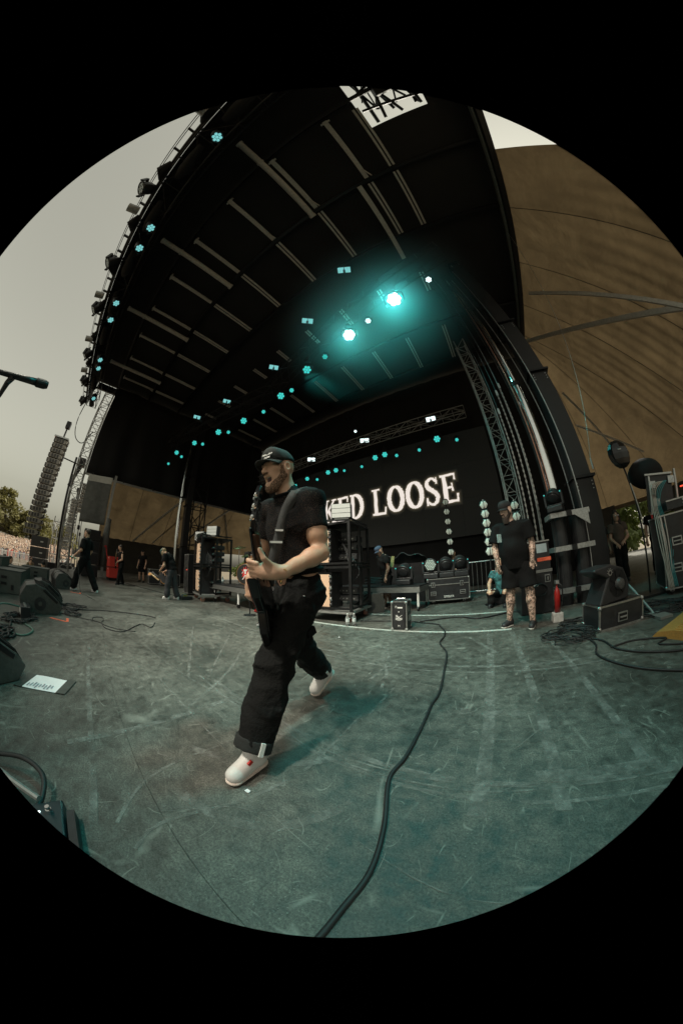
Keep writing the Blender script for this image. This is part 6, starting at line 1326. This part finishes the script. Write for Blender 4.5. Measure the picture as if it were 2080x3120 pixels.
for f_, cl in zip(me.polygons, cols): data += [(*cl,1)]*len(f_.vertices)
ca.data.foreach_set('color', np.array(data, np.float32).ravel())
cm = M('crowd_cloth', (.4,.4,.4), .85, 0, 0); at = cm.node_tree.nodes.new('ShaderNodeVertexColor'); at.layer_name = 'shirt'; cm.node_tree.links.new(at.outputs[0], cm.node_tree.nodes['Principled BSDF'].inputs['Base Color']); me.materials.append(cm)
o = kind(link('crowd', me), 'stuff'); tag(o, 'packed crowd on the sloping stand at the far left', 'crowd')
stand = MB(); 
def stz(u, v):
    D = 30+30*u; a = math.radians(182+32*v); return (D*math.cos(a), D*math.sin(a), -1.45+max(0,D-33)*.075)
kind(P('seating_bank', MB().grid(stz, 6, 10), dirt), 'structure')
tag(P('retaining_wall', MB().add([(-50,-36,-1),(-62,-6,-1),(-62,-6,1.0),(-50,-36,4.3),(-50.6,-36.2,-1),(-62.6,-6.2,-1),(-62.6,-6.2,1.0),(-50.6,-36.2,4.3)], [(0,1,2,3),(7,6,5,4),(3,2,6,7),(0,3,7,4),(1,5,6,2)]), M('grey_concrete',(.30,.28,.25),.9,0,.25,.6,.2,5)), 'sloping grey concrete wall behind the crowd', 'wall')
pale_f = M('pale_fence', (.45,.43,.40), .6, .2, .15)
for i in range(8):
    a0, a1 = math.radians(187.5+2.3*i), math.radians(187.5+2.3*(i+1)-.15); p0, p1 = V(31.5*math.cos(a0),31.5*math.sin(a0),-1.6), V(31.5*math.cos(a1),31.5*math.sin(a1),-1.6)
    t = T('crowd_fence', 'pale picket barrier panel before the crowd, %s from the right' % ORD[i], 'fence', tuple(p0), 0, 'barrier panels before the crowd'); d = p1-p0
    for z in (.9,1.85): P('rail', MB().cone(V(0,0,z), d+V(0,0,z), .03, n=5), pale_f, t)
    for k in range(9): P('picket', MB().box(d*k/9+V(0,0,1.2),(.06,.06,1.45)), pale_f, t)
# pit barrier and people below the stage lip
for i in range(5):
    t = T('steel_barrier', 'grey ribbed crowd barrier below the stage lip, %s from the stage' % ORD[i], 'barrier', (-12.6-1.4*i,-4.9-.12*i,-1.6), .06, 'barriers below the stage lip'); P('sheet', MB().box((0,0,.55),(1.36,.05,1.1)), steel, t)
    for k in range(9): P('rib', MB().box((-.6+.15*k,.035,.55),(.04,.03,1.05)), steel, t)
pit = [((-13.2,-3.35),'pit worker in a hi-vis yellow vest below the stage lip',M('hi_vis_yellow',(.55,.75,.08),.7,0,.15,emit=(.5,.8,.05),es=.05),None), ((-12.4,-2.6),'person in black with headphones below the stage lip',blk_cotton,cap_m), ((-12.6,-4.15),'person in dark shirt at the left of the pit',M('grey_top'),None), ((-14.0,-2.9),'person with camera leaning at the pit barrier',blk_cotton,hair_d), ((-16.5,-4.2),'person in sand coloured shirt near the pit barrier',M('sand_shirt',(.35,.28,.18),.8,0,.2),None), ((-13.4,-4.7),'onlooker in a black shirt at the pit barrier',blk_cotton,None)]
for i, ((x, y), lb, sm_, cp) in enumerate(pit):
    J = stand_pose(1.78, .3+.6*(i%3), None, (0,0)); person(lb, (x*1.02,y*1.02,-1.6+.35), J, dict(h=.024, shirt=sm_, pants=blk_denim, hair=None if cp is cap_m else hair_d, cap=cap_m if cp is cap_m else None, seed=30+i))
# trees
bark = M('bark', (.09,.07,.05), .9, 0, .3, 3, .5, 12)
def leaf_mat(name, c):
    m = M(name, c, .6, 0, .55, .35); n = m.node_tree.nodes; l = m.node_tree.links; tr = n.new('ShaderNodeBsdfTranslucent'); tr.inputs[0].default_value = (c[0]*1.6,c[1]*1.6,c[2],1); mx = n.new('ShaderNodeMixShader'); mx.inputs[0].default_value = .3
    l.new(n['Principled BSDF'].outputs[0], mx.inputs[1]); l.new(tr.outputs[0], mx.inputs[2]); l.new(mx.outputs[0], n['Material Output'].inputs[0]); return m
leaf1 = leaf_mat('olive_leaves', (.13,.12,.045)); leaf2 = leaf_mat('fresh_leaves', (.12,.16,.05))
def tree(x, y, z0, H, Rr, label, mat, seed, n=3500, ls=.34):
    r = np.random.RandomState(seed); t = T('tree', label, 'tree', (x,y,z0)); tb = MB().cone((0,0,0),(.1,.1,H*.55),.04*H,.02*H,8)
    cl = []
    for i in range(22):
        a = r.rand()*6.28; q = math.sqrt(r.rand()); zz = H*(.28+.66*r.rand()); rad = Rr*(1-.55*max(0,(zz/H-.45))/.55)
        cl.append((V(q*rad*math.cos(a), q*rad*math.sin(a), zz), Rr*(.22+.2*r.rand())))
    for c, _ in cl[:9]: tb.cone((.05,.05,H*(.2+.3*r.rand())), c, .012*H, .004*H, 5)
    P('trunk', tb, bark, t); vs = np.zeros((n*4,3)); 
    ci = r.randint(len(cl), size=n); dv = r.randn(n,3); dv /= np.linalg.norm(dv,axis=1)[:,None]; cen = np.array([c for c,_ in cl])[ci]+dv*(np.array([q for _,q in cl])[ci]*(r.rand(n)**.4))[:,None]*V(1,1,.75)
    u = r.randn(n,3); u /= np.linalg.norm(u,axis=1)[:,None]; w = np.cross(u, r.randn(n,3)); w /= np.linalg.norm(w,axis=1)[:,None]; sz = (ls*(.6+.8*r.rand(n)))[:,None]
    vs[0::4] = cen-u*sz; vs[1::4] = cen-w*sz*.5; vs[2::4] = cen+u*sz; vs[3::4] = cen+w*sz*.5
    me = bpy.data.meshes.new('crown'); me.from_pydata(vs.tolist(), [], np.arange(n*4).reshape(n,4).tolist()); me.update(); me.materials.append(mat); link('crown', me, t)
tree(-58,-21.5,-.5,11.6,4.2,'tall loose tree standing above the wall at the left edge',leaf1,1); tree(-60,-15.5,-.5,8.0,5.6,'broad olive tree filling the gap left of the tall array',leaf1,2,5000); tree(-64,-24,-.5,9.4,5.8,'wide dark tree at the far left behind the wall',leaf1,3,4500); tree(-66,-9.5,-.5,6.8,4.5,'low olive tree glimpsed between the arrays',leaf1,4,2500)
tree(14.5,26,-1.6,8.5,5,'sunlit green tree seen through the right tent opening',leaf2,5,4500,.3); tree(10.5,27.5,-1.6,7.5,4,'second sunlit tree through the right tent opening',leaf2,6,3500,.3); tree(18.5,23,-1.6,8,4,'green tree at the right of the tent opening',leaf2,8,3000,.3)
tree(-42,30,-1.6,6.0,4.5,'pale green tree seen behind the drum kit',leaf2,7,2500,.4)
# ------------------------------------------------------------------ stage smoke drifting round the dazzling lamps
sm = bpy.data.materials.new('stage_smoke'); sm.use_nodes = True; hn = sm.node_tree.nodes; hl = sm.node_tree.links
hn.remove(hn['Principled BSDF']); pv = hn.new('ShaderNodeVolumePrincipled'); pv.inputs['Color'].default_value = (.85,.95,.95,1); pv.inputs['Anisotropy'].default_value = .2
tc = hn.new('ShaderNodeTexCoord'); ln = hn.new('ShaderNodeVectorMath'); ln.operation = 'LENGTH'; hl.new(tc.outputs['Object'], ln.inputs[0])
mr = hn.new('ShaderNodeMapRange'); mr.interpolation_type = 'SMOOTHSTEP'; mr.inputs[1].default_value = 1.0; mr.inputs[2].default_value = .1; mr.inputs[3].default_value = 0; mr.inputs[4].default_value = .11
hl.new(ln.outputs['Value'], mr.inputs[0]); hl.new(mr.outputs[0], pv.inputs['Density'])
hl.new(pv.outputs[0], hn['Material Output'].inputs['Volume'])
o = kind(P('stage_smoke', MB().ell((0,0,0),(1,1,1),24,16), sm), 'stuff'); o.location = (-1.1,3.7,7.6); o.scale = (3.6,2.6,2.6)
